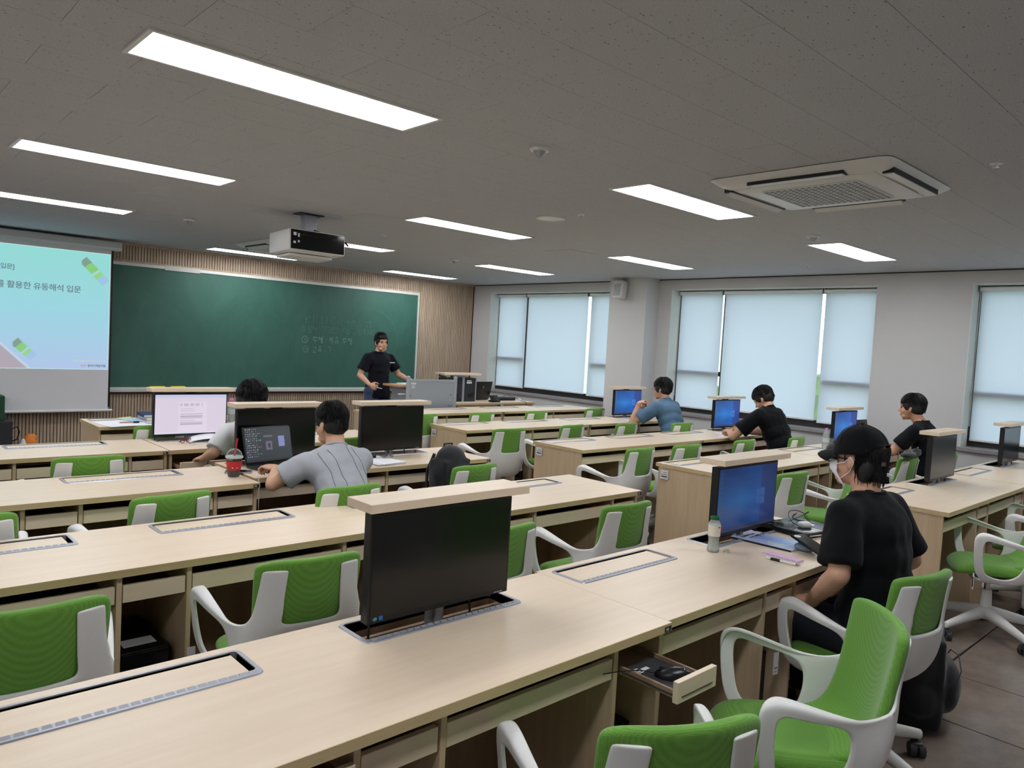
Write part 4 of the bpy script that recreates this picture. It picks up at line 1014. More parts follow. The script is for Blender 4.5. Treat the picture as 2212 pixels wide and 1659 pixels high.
def hair(root, H, seed=1, fringe=.028, nape=-.055, vol=1.0, side=-.012, locks=800, cap=False):
    rnd = random.Random(seed); R3 = H.to_3x3(); mb = MB()
    def E(c, r): mb.ell(H @ V(*c), r, R3, 18, 12)
    if not cap:
        E((0, -.014, .046), (.080*vol, .100*vol, .086*vol)); E((0, -.046, .010), (.075*vol, .068*vol, .078*vol))
        E((0, .052, .072), (.062*vol, .044, .040)); E((0, .072, fringe+.030), (.052*vol, .026, .030))
        for sx in (-1, 1): E((sx*.066*vol, .016, .030+side), (.016, .040, .046)); E((sx*.062*vol, -.042, .0), (.013, .036, .046))
        E((0, -.052, nape+.045), (.052, .036, .040))
    else:
        E((0, -.058, -.015), (.070, .052, .055)); E((0, -.058, -.062), (.054, .034, .038)); E((0, -.060, .02), (.07, .05, .05))
        for sx in (-1, 1): E((sx*.060, -.054, -.035), (.018, .034, .052)); E((sx*.071, .020, .008), (.005, .007, .020))
    me = remesh(mb, .0065, 6, M['hair'], 'hair')
    o = obj('hair', me, root)
    # locks
    lk = MB(); rx, ry, rz = .083*vol, .103*vol, .091*vol
    for i in range(locks):
        ph = rnd.uniform(0, 2*pi); fr = cos(ph)   # +1 front
        lim = 1.36+.30*abs(sin(ph)) if fr > 0 else 1.62+.95*(-fr)
        if cap and fr > -.1: continue
        th0 = rnd.uniform(.12, lim-.35) if not cap else rnd.uniform(1.4, 2.3); L = rnd.uniform(.30, .55); w = rnd.uniform(.0018, .0042); lift = rnd.uniform(.0, .004)
        pts = []
        for k in range(6):
            th = min(th0+L*k/5, lim+.12 if not cap else 2.75); pp = ph+rnd.uniform(-.02, .02)+.05*(k/5)*math.copysign(1, sin(ph*3))
            r = 1.0+.03*sin(pi*k/5)
            z = cos(th)*rz*r+.046; 
            if th > 1.57: z = .046-(th-1.57)*(.125 if cap else .085)
            rr = sin(min(th, 1.57))-.16*max(0, th-1.57)
            pts.append(V(sin(pp)*rr*rx*r, cos(pp)*rr*ry*r-.016, z+lift*(k/5)))
        vs = []; fs = []
        for k, p in enumerate(pts):
            t = (pts[min(k+1, 5)]-pts[max(k-1, 0)]).normalized(); nrm = V(p.x, p.y+.01, p.z-.03).normalized(); b = t.cross(nrm).normalized(); ww = w*(1-.85*k/5)
            vs += [H @ (p-b*ww), H @ (p+nrm*.0035), H @ (p+b*ww)]
        for k in range(5):
            a = k*3; fs += [(a, a+1, a+4, a+3), (a+1, a+2, a+5, a+4)]
        lk.add(vs, fs)
    l = obj('hair_lock', lk.mesh('hair_lock', M['hair'], 80), root); l['kind'] = 'stuff'
def person(name, label, loc, rz, J, shirt, trousers=None, skin_='skin', vox=.008, hairk=None, glasses=None, mask=False, closed=False, shoes=True, collar=True, group=None, build=1.0, hands=(None, None), sleeve=.72, hem=None):
    t = thing('person', label, 'person', loc, rz)
    H = Matrix.Translation(J['head']) @ Matrix.Rotation(J.get('hyaw', 0), 4, 'Z') @ Matrix.Rotation(J.get('hpitch', 0), 4, 'X') @ Matrix.Rotation(J.get('hroll', 0), 4, 'Y')
    b = MB(); B = build
    pel, wst, chs, nk = J['pelvis'], J['waist'], J['chest'], J['neck']
    up = (chs-pel).normalized(); fwd = V(0, 1, 0); fwd = (fwd-up*fwd.dot(up)).normalized(); rgt = fwd.cross(up)
    if 'twist' in J: q = Quaternion(up, J['twist']); fwd = q @ fwd; rgt = q @ rgt
    RT = Matrix((rgt, fwd, up)).transposed()
    def torso(m, g):
        m.ell(pel, (.165*B+g, .112*B+g, .10+g), RT); m.ell(pel.lerp(wst, .6), (.148*B+g, .108*B+g, .12+g), RT); m.ell(wst, (.142*B+g, .103*B+g, .13+g), RT); m.ell(wst.lerp(chs, .55), (.150*B+g, .106*B+g, .12+g), RT)
        m.ell(chs, (.158*B+g, .108*B+g, .135+g), RT)
        for s_ in ('L', 'R'):
            sh = J['sh'+s_]; m.capsule(nk.lerp(sh, .12)-up*.018, sh-up*.008, .050+g*.7, .047*B+g*.8, 12); m.capsule(chs.lerp(sh, .35)-up*.03, sh-up*.018, .078+g, .050*B+g, 12)
    torso(b, 0)
    b.capsule(nk-up*.03, H @ V(0, -.022, -.05), .058, .050, 14); b.capsule(nk.lerp(J['shL'], .25), nk.lerp(J['shR'], .25), .045, .045, 10)
    head_parts(b, H)
    for i, s_ in enumerate(('L', 'R')):
        sh, el, wr = J['sh'+s_], J['el'+s_], J['wr'+s_]
        b.capsule(sh, el, .046*B, .037*B, 12); b.capsule(el, el.lerp(wr, .35), .038*B, .038*B, 12); b.capsule(el.lerp(wr, .3), wr, .038*B, .025, 12)
        hd = hands[i] or {}
        hand(b, wr, hd.get('d', (wr-el)), hd.get('n', V(0,0,-1)), hd.get('side', -1 if s_ == 'L' else 1), hd.get('curl', .5), hd.get('spread', 1.0), thumb=hd.get('thumb', 1.0))
        hp, kn, an = J['hp'+s_], J['kn'+s_], J['an'+s_]
        b.capsule(hp, kn, .082*B, .056, 12); b.capsule(kn, kn.lerp(an, .35), .056, .054, 12); b.capsule(kn.lerp(an, .3), an, .055, .036, 12)
        toe = an+V(J.get('toe', 0)*(1 if s_ == 'R' else -1), .14, -.045); b.capsule(an-V(0, .03, .035), toe, .034, .028, 10)
    body = obj('body', remesh(b, vox, 3 if vox < .007 else 2, M[skin_], 'body', .5), t)
    # shirt
    g = .014; m = MB(); torso(m, g)
    if hem: m.capsule(pel+up*.05, pel-up*hem, .12*B+g, .135*B+g, 16, flat1=True); m.capsule(pel+up*.05+rgt*.05, pel-up*hem+rgt*.05, .11*B+g, .12*B+g, 16, flat1=True); m.capsule(pel+up*.05-rgt*.05, pel-up*hem-rgt*.05, .11*B+g, .12*B+g, 16, flat1=True)
    for s_ in ('L', 'R'):
        sh, el = J['sh'+s_], J['el'+s_]; m.capsule(sh-up*.006, sh.lerp(el, sleeve), .051*B+g, .058*B+g*1.25, 14, flat1=True)
    m.capsule(nk-up*.04, nk+up*.012, .088, .066, 16, flat1=True)
    so = obj('shirt', remesh(m, .0085, 9, shirt, 'shirt', .6), t)
    rnd = random.Random(hash(label) % 999); off = V(rnd.random()*9, rnd.random()*9, 0)
    nm = [v.normal.copy() for v in so.data.vertices]
    for v, n_ in zip(so.data.vertices, nm):
        c = v.co*9; w = noise.noise(V(c.x+off.x, c.y*1.2, c.z*.8+off.y))*.007+noise.noise(V(c.x*2.4, c.y*2.2+off.x, c.z*2.0))*.0035
        v.co = v.co+n_*w
    if collar:
        q = up.to_track_quat('Z', 'Y').to_matrix().to_4x4()
        obj('collar', MB().tube([nk+up*.010+(rgt*cos(2*pi*k/24)*.064+fwd*sin(2*pi*k/24)*.062+up*(-.022*max(0, sin(2*pi*k/24)))) for k in range(25)], .0075, 8).mesh('collar', shirt, 60), t)
    # trousers
    if trousers:
        m = MB(); g = .012; m.ell(pel-up*.01, (.168*B+g, .115*B+g, .10), RT)
        for s_ in ('L', 'R'):
            hp, kn, an = J['hp'+s_], J['kn'+s_], J['an'+s_]
            m.capsule(pel.lerp(hp, .5), hp, .10, .092*B+g, 12); m.capsule(hp, kn, .086*B+g, .062+g, 14); m.capsule(kn, an+V(0,0,.03), .060+g, .058, 14, flat1=True)
        obj('trousers', remesh(m, .011, 4, trousers, 'trousers', .5), t)
    if shoes:
        for s_ in ('L', 'R'):
            an = J['an'+s_]; toe = an+V(J.get('toe', 0)*(1 if s_ == 'R' else -1), .15, -.045)
            m = MB().capsule(V(an.x, an.y-.035, an.z-.035), toe, .044, .038, 12)
            for f_ in [m]: f_.v = [(x, y, max(z, an.z-.088)) for x, y, z in f_.v]
            obj('shoe', m.mesh('shoe', M['label'] if False else M['dark'], 50), t)
    if hairk is not None: hair(t, H, **hairk)
    head_extras(t, H, glasses, mask, closed)
    return t, H
def seated(lean=.10, top=1.25, hx=0.0, hy=None, shw=.19, el=None, wr=None, kn=.14, sl=0.0, z=.50, hyaw=0, hpitch=0, hroll=0, shz=None, twist=0):
    hz = top-.125; y0 = lean
    nz = hz-.125 if shz is None else shz
    J = dict(pelvis=V(0, -.06, z+.05), waist=V(hx*.4, -.06+lean*.25, z+.22), chest=V(hx*.75, -.04+lean*.75, nz-.14), neck=V(hx*.9, -.02+lean, nz),
             head=V(hx, (lean+.035) if hy is None else hy, hz), hyaw=hyaw, hpitch=hpitch, hroll=hroll, twist=twist,
             hpL=V(-.09, -.03, z+.01), hpR=V(.09, -.03, z+.01), knL=V(-kn, .36, z+.03), knR=V(kn, .36, z+.03), anL=V(-kn, .30, .09), anR=V(kn, .30, .09))
    c, s_ = cos(twist), sin(twist)
    for k, sx in (('L', -1), ('R', 1)): J['sh'+k] = V(hx*.85+sx*shw*c, -.02+lean*.95+sx*shw*s_, nz-.066)
    J['elL'], J['elR'] = el; J['wrL'], J['wrR'] = wr
    return J
navy = cloth_m('navy_black_cotton', (14,16,25), .1); blackc = cloth_m('black_cotton', (11,13,17), .1); grey = cloth_m('heather_grey_cotton', (168,170,178), .12); whitec = cloth_m('white_cotton', (206,206,208), .05); bluec = cloth_m('dusty_blue_cotton', (88,116,142), .08)
jeans = cloth_m('blue_jeans', (72,84,112), .2); darkc = cloth_m('dark_trousers', (34,36,44), .1)

# lecturer
J = dict(pelvis=V(0, 0, .90), waist=V(0, .01, 1.06), chest=V(.0, .01, 1.24), neck=V(.005, .0, 1.385), head=V(.015, .045, 1.515), hyaw=radians(-20), hpitch=radians(-3), hroll=radians(2),
         shL=V(-.195, 0, 1.318), shR=V(.195, .0, 1.318), elL=V(-.30, .08, 1.10), elR=V(.285, -.04, 1.085), wrL=V(-.26, .31, 1.045), wrR=V(.29, .15, .975),
         hpL=V(-.10, 0, .87), hpR=V(.10, 0, .87), knL=V(-.13, .03, .48), knR=V(.13, .02, .48), anL=V(-.15, 0, .09), anR=V(.15, 0, .09))
lec, H = person('p', 'standing man in black T-shirt and jeans speaking in front of the chalkboard', (5.39, 8.36, 0), radians(180+12), J, navy, jeans, vox=.0065, hem=.10, build=1.04,
    hairk=dict(seed=3, fringe=.040, vol=1.0, nape=-.04), closed=True,
    hands=(dict(d=V(-.3, .6, -.06), n=V(0, 0, -1), curl=.2), dict(d=V(-.25, .6, -.25), n=V(-.8, -.4, 0), curl=1.5, side=1)))
obj('pocket_trim', MB().box(-.165, -.075, .128, .134, 1.255, 1.264).mesh('pocket_trim', M['label']), lec)
obj('chalk', MB().capsule((.235, .235, .945), (.205, .285, .935), .005, .005, 8).mesh('chalk', M['label'], 40), lec)

# student in white behind the laptop (page monitor)
J = seated(lean=.10, top=1.215, el=(V(-.29, .04, .765), V(.27, .12, .78)), wr=(V(-.31, .17, .705), V(.12, .26, .79)), hpitch=radians(-14), kn=.12)
person('p', 'student with black hair in white T-shirt behind the black laptop monitor, hand on keyboard tray', (2.225, 4.90, 0), radians(2), J, whitec, darkc, hairk=dict(seed=5, vol=1.2, nape=-.07, fringe=.02), vox=.0075, sleeve=.92,
    hands=(dict(d=V(.02, .5, -.10), n=V(0, .1, -1), curl=.4), None))
# grey shirt student
J = seated(lean=.15, top=1.205, hx=.07, el=(V(-.255, .24, .765), V(.29, .33, .79)), wr=(V(-.11, .44, .805), V(.15, .55, .80)), hpitch=radians(-8), hyaw=radians(4), hroll=radians(-3), shw=.182, kn=.15)
P3, H = person('p', 'student in grey seamed T-shirt typing on the black laptop, seen from behind', (2.075, 3.56, 0), radians(6), J, grey, darkc, hairk=dict(seed=8, vol=.98, nape=-.062, side=.006, locks=1100), vox=.006, build=1.02, sleeve=.66,
    hands=(dict(d=V(-.10, .35, .03), n=V(0, .25, -1), curl=.75), dict(d=V(-.45, .35, .0), n=V(0, .1, -1), curl=.5)))
def on_cloth(root, part, pts, r, name, mt, nrm=V(0, -1, 0)):
    """a seam laid on the shirt surface: points are cast onto the cloth along -nrm"""
    so = [c for c in root.children if c.name.startswith(part)][0]
    from mathutils.bvhtree import BVHTree
    bv = BVHTree.FromPolygons([v.co.copy() for v in so.data.vertices], [tuple(p.vertices) for p in so.data.polygons]); out = []
    for p in pts:
        h = bv.ray_cast(V(*p)+nrm*.6, -nrm)
        if h[0] is not None: out.append(h[0]+h[1]*.0008)
    if len(out) > 2: obj(name, MB().tube(out, r, 5).mesh(name, mt), root)
seam = mat('dark_seam', (96,98,108), .8)
for xs in ((-.135, -.105, -.085, -.10, -.125), (-.045, -.042, -.04, -.045, -.055), (.055, .062, .075, .08, .085), (.105, .125, .145, .15, .15)):
    pts = []
    for k in range(24):
        q = k/23*4; i = min(int(q), 3); f = q-i; pts.append((xs[i]*(1-f)+xs[i+1]*f+.02, 0, 1.035-k/23*.36))
    on_cloth(P3, 'shirt', pts, .0018, 'seam', seam)
on_cloth(P3, 'shirt', [(-.10+.2*k/15+.02, 0, 1.012+.012*sin(pi*k/15)) for k in range(16)], .0018, 'seam', seam)
# blue shirt student
J = seated(lean=.15, top=1.29, hx=.10, el=(V(-.27, .33, .775), V(.26, .20, .80)), wr=(V(-.20, .30, 1.0), V(.05, .36, .98)), hyaw=radians(4), hpitch=radians(-6), shw=.20, kn=.14)
person('p', 'student in dusty blue T-shirt, chin near his raised hand, glasses', (7.01, 4.87, 0), radians(6), J, bluec, darkc, hairk=dict(seed=11, vol=1.06, nape=-.08, fringe=.012, side=-.02), vox=.0075, build=1.12, glasses=(M['alu'], .0013),
    hands=(dict(d=V(.35, .0, .12), n=V(0, -.2, -1), curl=.9), dict(d=V(-.4, 0, .02), n=V(0, -.4, -.8), curl=.8)))
# writing student
J = seated(lean=.17, top=1.30, hy=.235, el=(V(-.29, .36, .775), V(.33, .33, .80)), wr=(V(-.06, .52, .80), V(.10, .55, .80)), hpitch=radians(-38), hyaw=radians(4), shw=.20, kn=.14, shz=1.085)
J['head'] = V(.03, .21, 1.165)
person('p', 'student in black T-shirt bent over his paper, writing, third monitor row', (7.12, 3.62, 0), radians(4), J, blackc, darkc, hairk=dict(seed=13, vol=1.05, nape=-.05, fringe=.03, side=-.008), vox=.0075, build=1.13, closed=True,
    hands=(dict(d=V(.3, .35, -.02), n=V(0, 0, -1), curl=.7), dict(d=V(-.25, .3, -.02), n=V(0, 0, -1), curl=.9)))
# student by bare wall
J = seated(lean=.06, top=1.325, el=(V(-.27, .18, .80), V(.27, .15, .80)), wr=(V(-.2, .42, .78), V(.18, .42, .78)), hyaw=radians(2), hpitch=radians(-3), shw=.19, kn=.14)
J['head'] = V(0, .13, 1.20)
person('p', 'student with bowl-cut hair in black T-shirt before the bare grey wall', (7.44, 2.38, 0), radians(2), J, blackc, darkc, skin_='skin2', hairk=dict(seed=17, vol=1.05, nape=-.05, fringe=.024, side=-.006), vox=.0075, build=.98)
# capped student
J = seated(lean=.035, top=1.335, el=(V(-.27, -.03, .79), V(.28, -.05, .78)), wr=(V(-.18, .12, .63), V(.14, .12, .64)), hyaw=radians(2), hpitch=radians(-2), shw=.182, kn=.14, shz=1.065)
J['head'] = V(.015, .075, 1.198)
P7, H = person('p', 'student in black cap, glasses and white face mask, black oversized T-shirt', (3.09, 1.165, 0), radians(-5), J, blackc, darkc, hairk=dict(seed=21, cap=True, nape=-.075, locks=900), vox=.006, build=1.10, mask=True, glasses=(M['blackgloss'], .0028), sleeve=.86, hem=.03, collar=True,
    hands=(dict(d=V(.1, .3, -.05), n=V(0, 0, -1), curl=.5), dict(d=V(-.1, .3, -.05), n=V(0, 0, -1), curl=.5)))
capc = cloth_m('black_cap_twill', (13,14,17), .1, .7)
c = MB()
def crown(u, v):
    a = 2*pi*u; th = v*1.62; r = sin(th)
    z = .030+.112*cos(th)**.85 if th < pi/2 else .030-.10*(th-pi/2)
    back = max(0, -sin(a)); open_ = .055*max(0, back-.45)/.55 if v > .8 else 0
    return H @ V(.089*r*cos(a), .107*r*sin(a)-.012, z+open_*(v-.8)*4 - .010*max(0, sin(a))*v)
c.grid(crown, 40, 16, True)
obj('cap_crown', subsurf(c.mesh('cap_crown', capc), 0, .003), P7)
sm_ = MB()
for k in range(6):
    a = 2*pi*k/6+.5; sm_.tube([H @ V(.0915*sin(th)*cos(a), .1095*sin(th)*sin(a)-.012, .031+.1135*cos(th)**.85) for th in [i*.15 for i in range(1, 10)]], .0012, 4)
obj('cap_seam', sm_.mesh('cap_seam', capc), P7)
obj('cap_button', MB().ell(H @ V(0, -.012, .146), (.008, .008, .004), H.to_3x3()).mesh('cap_button', capc, 60), P7)
def brim(u, v):
    a = (u-.5)*2.2; 
    return H @ V(sin(a)*(.083+.012*v), cos(a)*.088+.082*v*cos(a*.8)-.004, .030-.030*sin(a)**2-.030*v*v+.010*v)
obj('cap_brim', subsurf(MB().grid(brim, 15, 8).mesh('cap_brim', capc), 1, .0045), P7)
a_ = -pi/2-.38; obj('cap_label', MB().box(-.010, .010, -.001, .001, -.008, .008, H @ Matrix.Translation((.095*cos(a_), .112*sin(a_)-.014, -.004)) @ Matrix.Rotation(a_+pi/2, 4, 'Z')).mesh('cap_label', mat('brown_cap_label', (96,78,66), .7)), P7)
def maskf(u, v):
    a = (u-.5)*2.5; z = .002-.098*v; k = sin(pi*min(1, v*1.15+.1))
    return H @ V(.066*sin(a)*(1-.12*abs(v-.4)), .036+.062*cos(a)+.016*k*cos(a)**3-(.06*max(0, v-.5)), z-.012*(1-cos(a)))
obj('face_mask', subsurf(MB().grid(maskf, 17, 12).mesh('face_mask', M['paper']), 1, .0015), P7)
for sx in (-1, 1): obj('mask_strap', MB().tube([H @ V(sx*.062, .060, -.022), H @ V(sx*.074, .02, -.010), H @ V(sx*.082, -.006, .014), H @ V(sx*.083, -.022, -.006), H @ V(sx*.074, -.002, -.046), H @ V(sx*.060, .040, -.078)], .0016, 6).mesh('mask_strap', M['paper']), P7)
# ================================================================== things on the desks
TZ = .7402
def rot_box(m, cx, cy, w, d, z0, z1, deg, bev=0):
    R = Matrix.Translation((cx, cy, 0)) @ Matrix.Rotation(radians(deg), 4, 'Z'); return m.box(-w/2, w/2, -d/2, d/2, z0, z1, R, bev)
def glassm(name, c, rough=.02, tint=.12, white_mix=.08):
    m = bpy.data.materials.new(name); m.use_nodes = True; nt = m.node_tree; nt.nodes.clear()
    t = nt.nodes.new('ShaderNodeBsdfTransparent'); t.inputs[0].default_value = srgb(c)
    g = nt.nodes.new('ShaderNodeBsdfGlossy'); g.inputs['Roughness'].default_value = rough
    lw = nt.nodes.new('ShaderNodeLayerWeight'); lw.inputs[0].default_value = tint
    mx = nt.nodes.new('ShaderNodeMixShader'); o = nt.nodes.new('ShaderNodeOutputMaterial')
    df = nt.nodes.new('ShaderNodeBsdfDiffuse'); df.inputs[0].default_value = srgb((232,236,236)); m0 = nt.nodes.new('ShaderNodeMixShader'); m0.inputs[0].default_value = white_mix
    nt.links.new(t.outputs[0], m0.inputs[1]); nt.links.new(df.outputs[0], m0.inputs[2])
    nt.links.new(lw.outputs['Fresnel'], mx.inputs[0]); nt.links.new(m0.outputs[0], mx.inputs[1]); nt.links.new(g.outputs[0], mx.inputs[2]); nt.links.new(mx.outputs[0], o.inputs[0]); return m
M['clear'] = glassm('clear_plastic', (232,240,240)); M['glassb'] = glassm('bottle_glass', (236,242,240), white_mix=.30)  # bottle glass is clear; its bright refraction is put in as white
# glass drink bottle
t = thing('drink_bottle', 'small glass juice bottle with dark green cap and cream tomato-red label', 'bottle', (2.848, 1.715, TZ))
obj('glass', MB().lathe([(0,.002),(.023,.001),(.0265,.006),(.026,.014),(.0235,.03),(.0225,.05),(.0235,.062),(.026,.072),(.0262,.118),(.024,.128),(.018,.136),(.0165,.142)], 28).mesh('glass', M['glassb'], 50), t)
obj('liquid', MB().lathe([(0,.004),(.021,.004),(.0215,.03),(.0205,.05),(.0215,.064),(0,.064)], 20).mesh('liquid', glassm('pale_water', (232,236,230), .1, white_mix=.35), 50), t)  # refraction brightness put into the clear water as mixed white
obj('wrap_label', MB().lathe([(.0264,.070),(.0266,.118)], 32).mesh('wrap_label', mat('cream_label', (222,216,202), .5), 50), t)
R_ = Matrix.Rotation(radians(-115), 4, 'Z')
def onlabel(m, a0, a1, z0, z1, r=.0269):
    n = 6; m.add([(r*cos(a0+(a1-a0)*i/n), r*sin(a0+(a1-a0)*i/n), z) for z in (z0, z1) for i in range(n+1)], [(i, i+1, i+n+2, i+n+1) for i in range(n)]); return m
obj('label_print', MB().ell((.0205*1.06, -.0205*.82, .103), (.0085, .0085, .013), None, 14, 8).mesh('label_print', mat('tomato_red', (176,44,44), .5), 50), t)
obj('label_text', onlabel(onlabel(onlabel(MB(), -1.9, -1.5, .108, .112), -.95, -.45, .078, .084), -1.8, -1.6, .085, .087).mesh('label_text', M['inkd']), t)
obj('cap', MB().lathe([(0,.154),(.018,.154),(.0195,.152),(.0195,.142),(.0185,.141),(0,.141)], 28).mesh('cap', mat('dark_green_cap', (18,92,48), .3), 40), t)
t = tag(obj('seal_scrap', MB().tube([(.02*cos(a)*(1+.2*sin(3*a)), .012*sin(a), .004+.004*sin(2*a)) for a in [k*.45 for k in range(13)]], .0028, 6).mesh('seal_scrap', M['clear'], 60), None, (2.888, 1.672, TZ)), 'crumpled clear plastic seal lying beside the glass bottle', 'plastic scrap')
# magazine
def cover(u, v):
    c = [176-40*(1-v)*u+30*u*v, 190-20*(1-v)*.5, 222]
    g = max(0, 1-math.hypot((u-.55)*1.6, v-.45)/.5); c = [c[0]-70*g, c[1]-34*g, c[2]-6*g]
    g2 = max(0, 1-math.hypot((u-.75)*1.3, (v-.10)*1.2)/.42); c = [c[0]+50*g2, c[1]+44*g2, c[2]+18*g2]
    if abs(math.hypot((u-.35)*.7, (v-.36)*.99)-.10) < .018 and u < .40: c = [196, 208, 160]
    if abs(math.hypot((u-.72)*.7, (v-.46)*.99)-.09) < .010: c = [110, 140, 200]
    return [max(0, min(255, k)) for k in c]
t = thing('magazine', 'blue report booklet lying half across the open monitor slot', 'magazine', (3.148, 1.508, TZ), radians(3))
obj('pages', MB().box(0, .205, 0, .292, 0, .0075, bev=.0008).mesh('pages', M['paper']), t)
cv = painted(.207, .294, 40, 56, cover, M['print'], 'cover'); obj('cover', cv, t).matrix_local = Matrix(((1,0,0,.1025),(0,0,1,-.001),(0,-1,0,.0079),(0,0,0,1)))
obj('spine', MB().box(-.0012, 0, 0, .292, 0, .0075).mesh('spine', M['inkd']), t)
obj('title', text_mesh('KIMM-Flow', .026, M['inkd'], 'title', bold=.0008), t, (.03, .243, .0084)); obj('title', text_mesh('해석 사례집 교육', .021, M['inkd'], 'title', bold=.0008), t, (.055, .212, .0084)); obj('subtitle', text_mesh('한국기계연구원', .009, M['ink'], 'subtitle'), t, (.10, .195, .0084))
# pink notebook and pen
t = thing('spiral_notebook', 'small pink spiral notebook near the desk edge', 'notebook', (2.985, 1.405, TZ), radians(-1))
obj('pages', MB().box(0, .066, 0, .158, 0, .008, bev=.0006).mesh('pages', M['paper']), t); obj('cover', MB().box(-.001, .067, -.001, .159, .008, .0092).mesh('cover', mat('pink_cover', (226,180,214), .5)), t)
w = MB()
for k in range(17): w.tube([(.003+.006*cos(a), .008+k*.0089, .006+.0062*sin(a)) for a in [q*.7 for q in range(10)]], .0006, 4)
obj('spiral_wire', w.mesh('spiral_wire', M['chrome']), t)
t = thing('pen', 'white ballpoint pen with black grip beside the pink notebook', 'pen', (2.955, 1.455, TZ+.0055), radians(-86))
obj('barrel', MB().cyl((-.005,0,0), (.062,0,0), .0052, n=12).mesh('barrel', M['white'], 40), t); obj('grip', MB().cyl((-.045,0,0), (-.005,0,0), .0058, n=12).mesh('grip', M['black'], 40), t)
obj('tip', MB().lathe([(.0052,0),(.003,.016),(.0008,.024)], 10, Matrix.Translation((.062,0,0)) @ Matrix.Rotation(pi/2,4,'Y')).mesh('tip', M['chrome'], 40), t); obj('end', MB().cyl((-.066,0,0), (-.045,0,0), .0048, .005, 12).mesh('end', M['white'], 40), t)
# phone leaning on a bluish mouse
t = thing('computer_mouse', 'grey-blue wireless mouse under the leaning phone', 'mouse', (3.228, 1.484, TZ+.002), radians(10), 'computer mice')
obj('shell', MB().ell((0,0,.015), (.030,.048,.019), None, 20, 12).mesh('shell', mat('blue_grey_plastic', (128,142,164), .35), 60), t); obj('wheel', MB().cyl((-.003,.025,.032), (.003,.025,.032), .006, n=12).mesh('wheel', M['dark'], 40), t)
t = thing('phone', 'long black phone leaning on the grey-blue mouse', 'phone', (3.185, 1.44, TZ+.025), 0, 'phones')
Rl = Matrix.Translation((.02, .0, .008)) @ Matrix.Rotation(radians(-22), 4, 'Z') @ Matrix.Rotation(radians(12), 4, 'X')
obj('body', MB().box(-.040, .040, -.095, .10, 0, .011, Rl, bev=.004).mesh('body', M['black'], 40), t); obj('glass_front', MB().box(-.036, .036, -.088, .092, .0108, .0114, Rl).mesh('glass_front', M['blackgloss']), t); obj('camera_patch', MB().ell((-.018,.080,.0115), (.018,.012,.0008)).mesh('camera_patch', M['label']), t).matrix_local = Rl
# closed laptop with cables
t = thing('closed_laptop', 'thick closed black laptop under a tangle of cables', 'laptop', (3.60, 1.685, TZ), radians(-7), 'laptops')
obj('base', MB().box(-.15, .15, -.13, .13, .003, .018, bev=.003).mesh('base', M['black'], 40), t); obj('display_lid', MB().box(-.15, .15, -.13, .13, .0185, .027, bev=.003).mesh('display_lid', mat('grey_black_lid', (52,58,62), .25), 40), t)
for sx in (-1, 1): obj('foot', MB().cyl((sx*.12, -.1, 0), (sx*.12, -.1, .004), .008).mesh('foot', M['black']), t)
def tangle(cx, cy, z, r, n, turns, seed, amp=.02):
    rd = random.Random(seed); ph = [rd.uniform(0, 6.28) for _ in range(6)]
    return [(cx+r*(cos(a)+.35*cos(2.3*a+ph[0])+.2*sin(3.1*a+ph[1])), cy+r*.7*(sin(a)+.4*sin(1.7*a+ph[2])), z+amp*(1+sin(1.3*a+ph[3]))*.5) for a in [turns*6.283*k/n for k in range(n+1)]]
t = tag(obj('charging_cable', MB().tube(tangle(3.50, 1.765, .770, .030, 60, 4, 3, .012), .0018, 5).mesh('charging_cable', M['black'], 60)), 'small bundle of black cable at the corner of the closed laptop', 'cable', 'cables on the closed laptop')
t = tag(obj('power_cable', MB().tube(tangle(3.62, 1.70, .772, .062, 60, 2.3, 8, .05), .0021, 5).mesh('power_cable', M['black'], 60)), 'loose black cable looping high over the closed laptop', 'cable', 'cables on the closed laptop')
t = tag(obj('white_cable', MB().tube([(3.60,1.66,.775),(3.57,1.60,.775),(3.56,1.53,.772),(3.50,1.53,.765),(3.46,1.56,.758),(3.46,1.585,.752)], .0022, 6).box(3.452,3.468,1.583,1.603,.745,.755).mesh('white_cable', M['white'], 60)), 'white charging cable with plug hanging off the closed laptop', 'cable', 'cables on the closed laptop')
t = thing('charger', 'white oval charger block lying on the closed laptop', 'charger', (3.555, 1.645, .7675), radians(-30))
obj('body', MB().box(-.032, .032, -.022, .022, 0, .03, bev=.012).mesh('body', M['white'], 50), t); obj('prong', MB().cyl((.032,-.008,.015),(.045,-.008,.015),.0025).cyl((.032,.008,.015),(.045,.008,.015),.0025).mesh('prong', M['chrome']), t)
# mouse tray
t = thing('mouse_pad', 'black cloth mouse pad on the pulled-out tray', 'mouse pad', (1.858, 1.245, .6255))
obj('pad', MB().prism([(x-.092, y-.11) for x, y in rrect(.184, .22, .02)], 0, .003).mesh('pad', M['blackbag']), t)
pp = MB()
for k in range(4): pp.box(-.07, -.035, .055+k*.008, .059+k*.008, .003, .0033)
obj('pad_print', pp.box(-.03, .0, .06, .075, .003, .0033).mesh('pad_print', M['label']), t)
t = thing('computer_mouse', 'black wired mouse on the pulled-out tray', 'mouse', (1.862, 1.222, .6288), radians(38), 'computer mice')
def ms(u, v):
    a = 2*pi*u; th = pi/2*v; sy = 1-.12*sin(a); return Vector((.031*cos(a)*cos(th)*(1-.15*max(0, sin(a))*.5), .058*sin(a)*cos(th), .034*sin(th)**.8*(1-.12*sin(a)*cos(th)*2)))
obj('shell', MB().grid(ms, 28, 9, True).mesh('shell', mat('satin_black', (20,21,25), .3), 60), t); obj('wheel', MB().cyl((-.003,.036,.024), (.003,.036,.024), .008, n=14).mesh('wheel', M['dark'], 40), t)
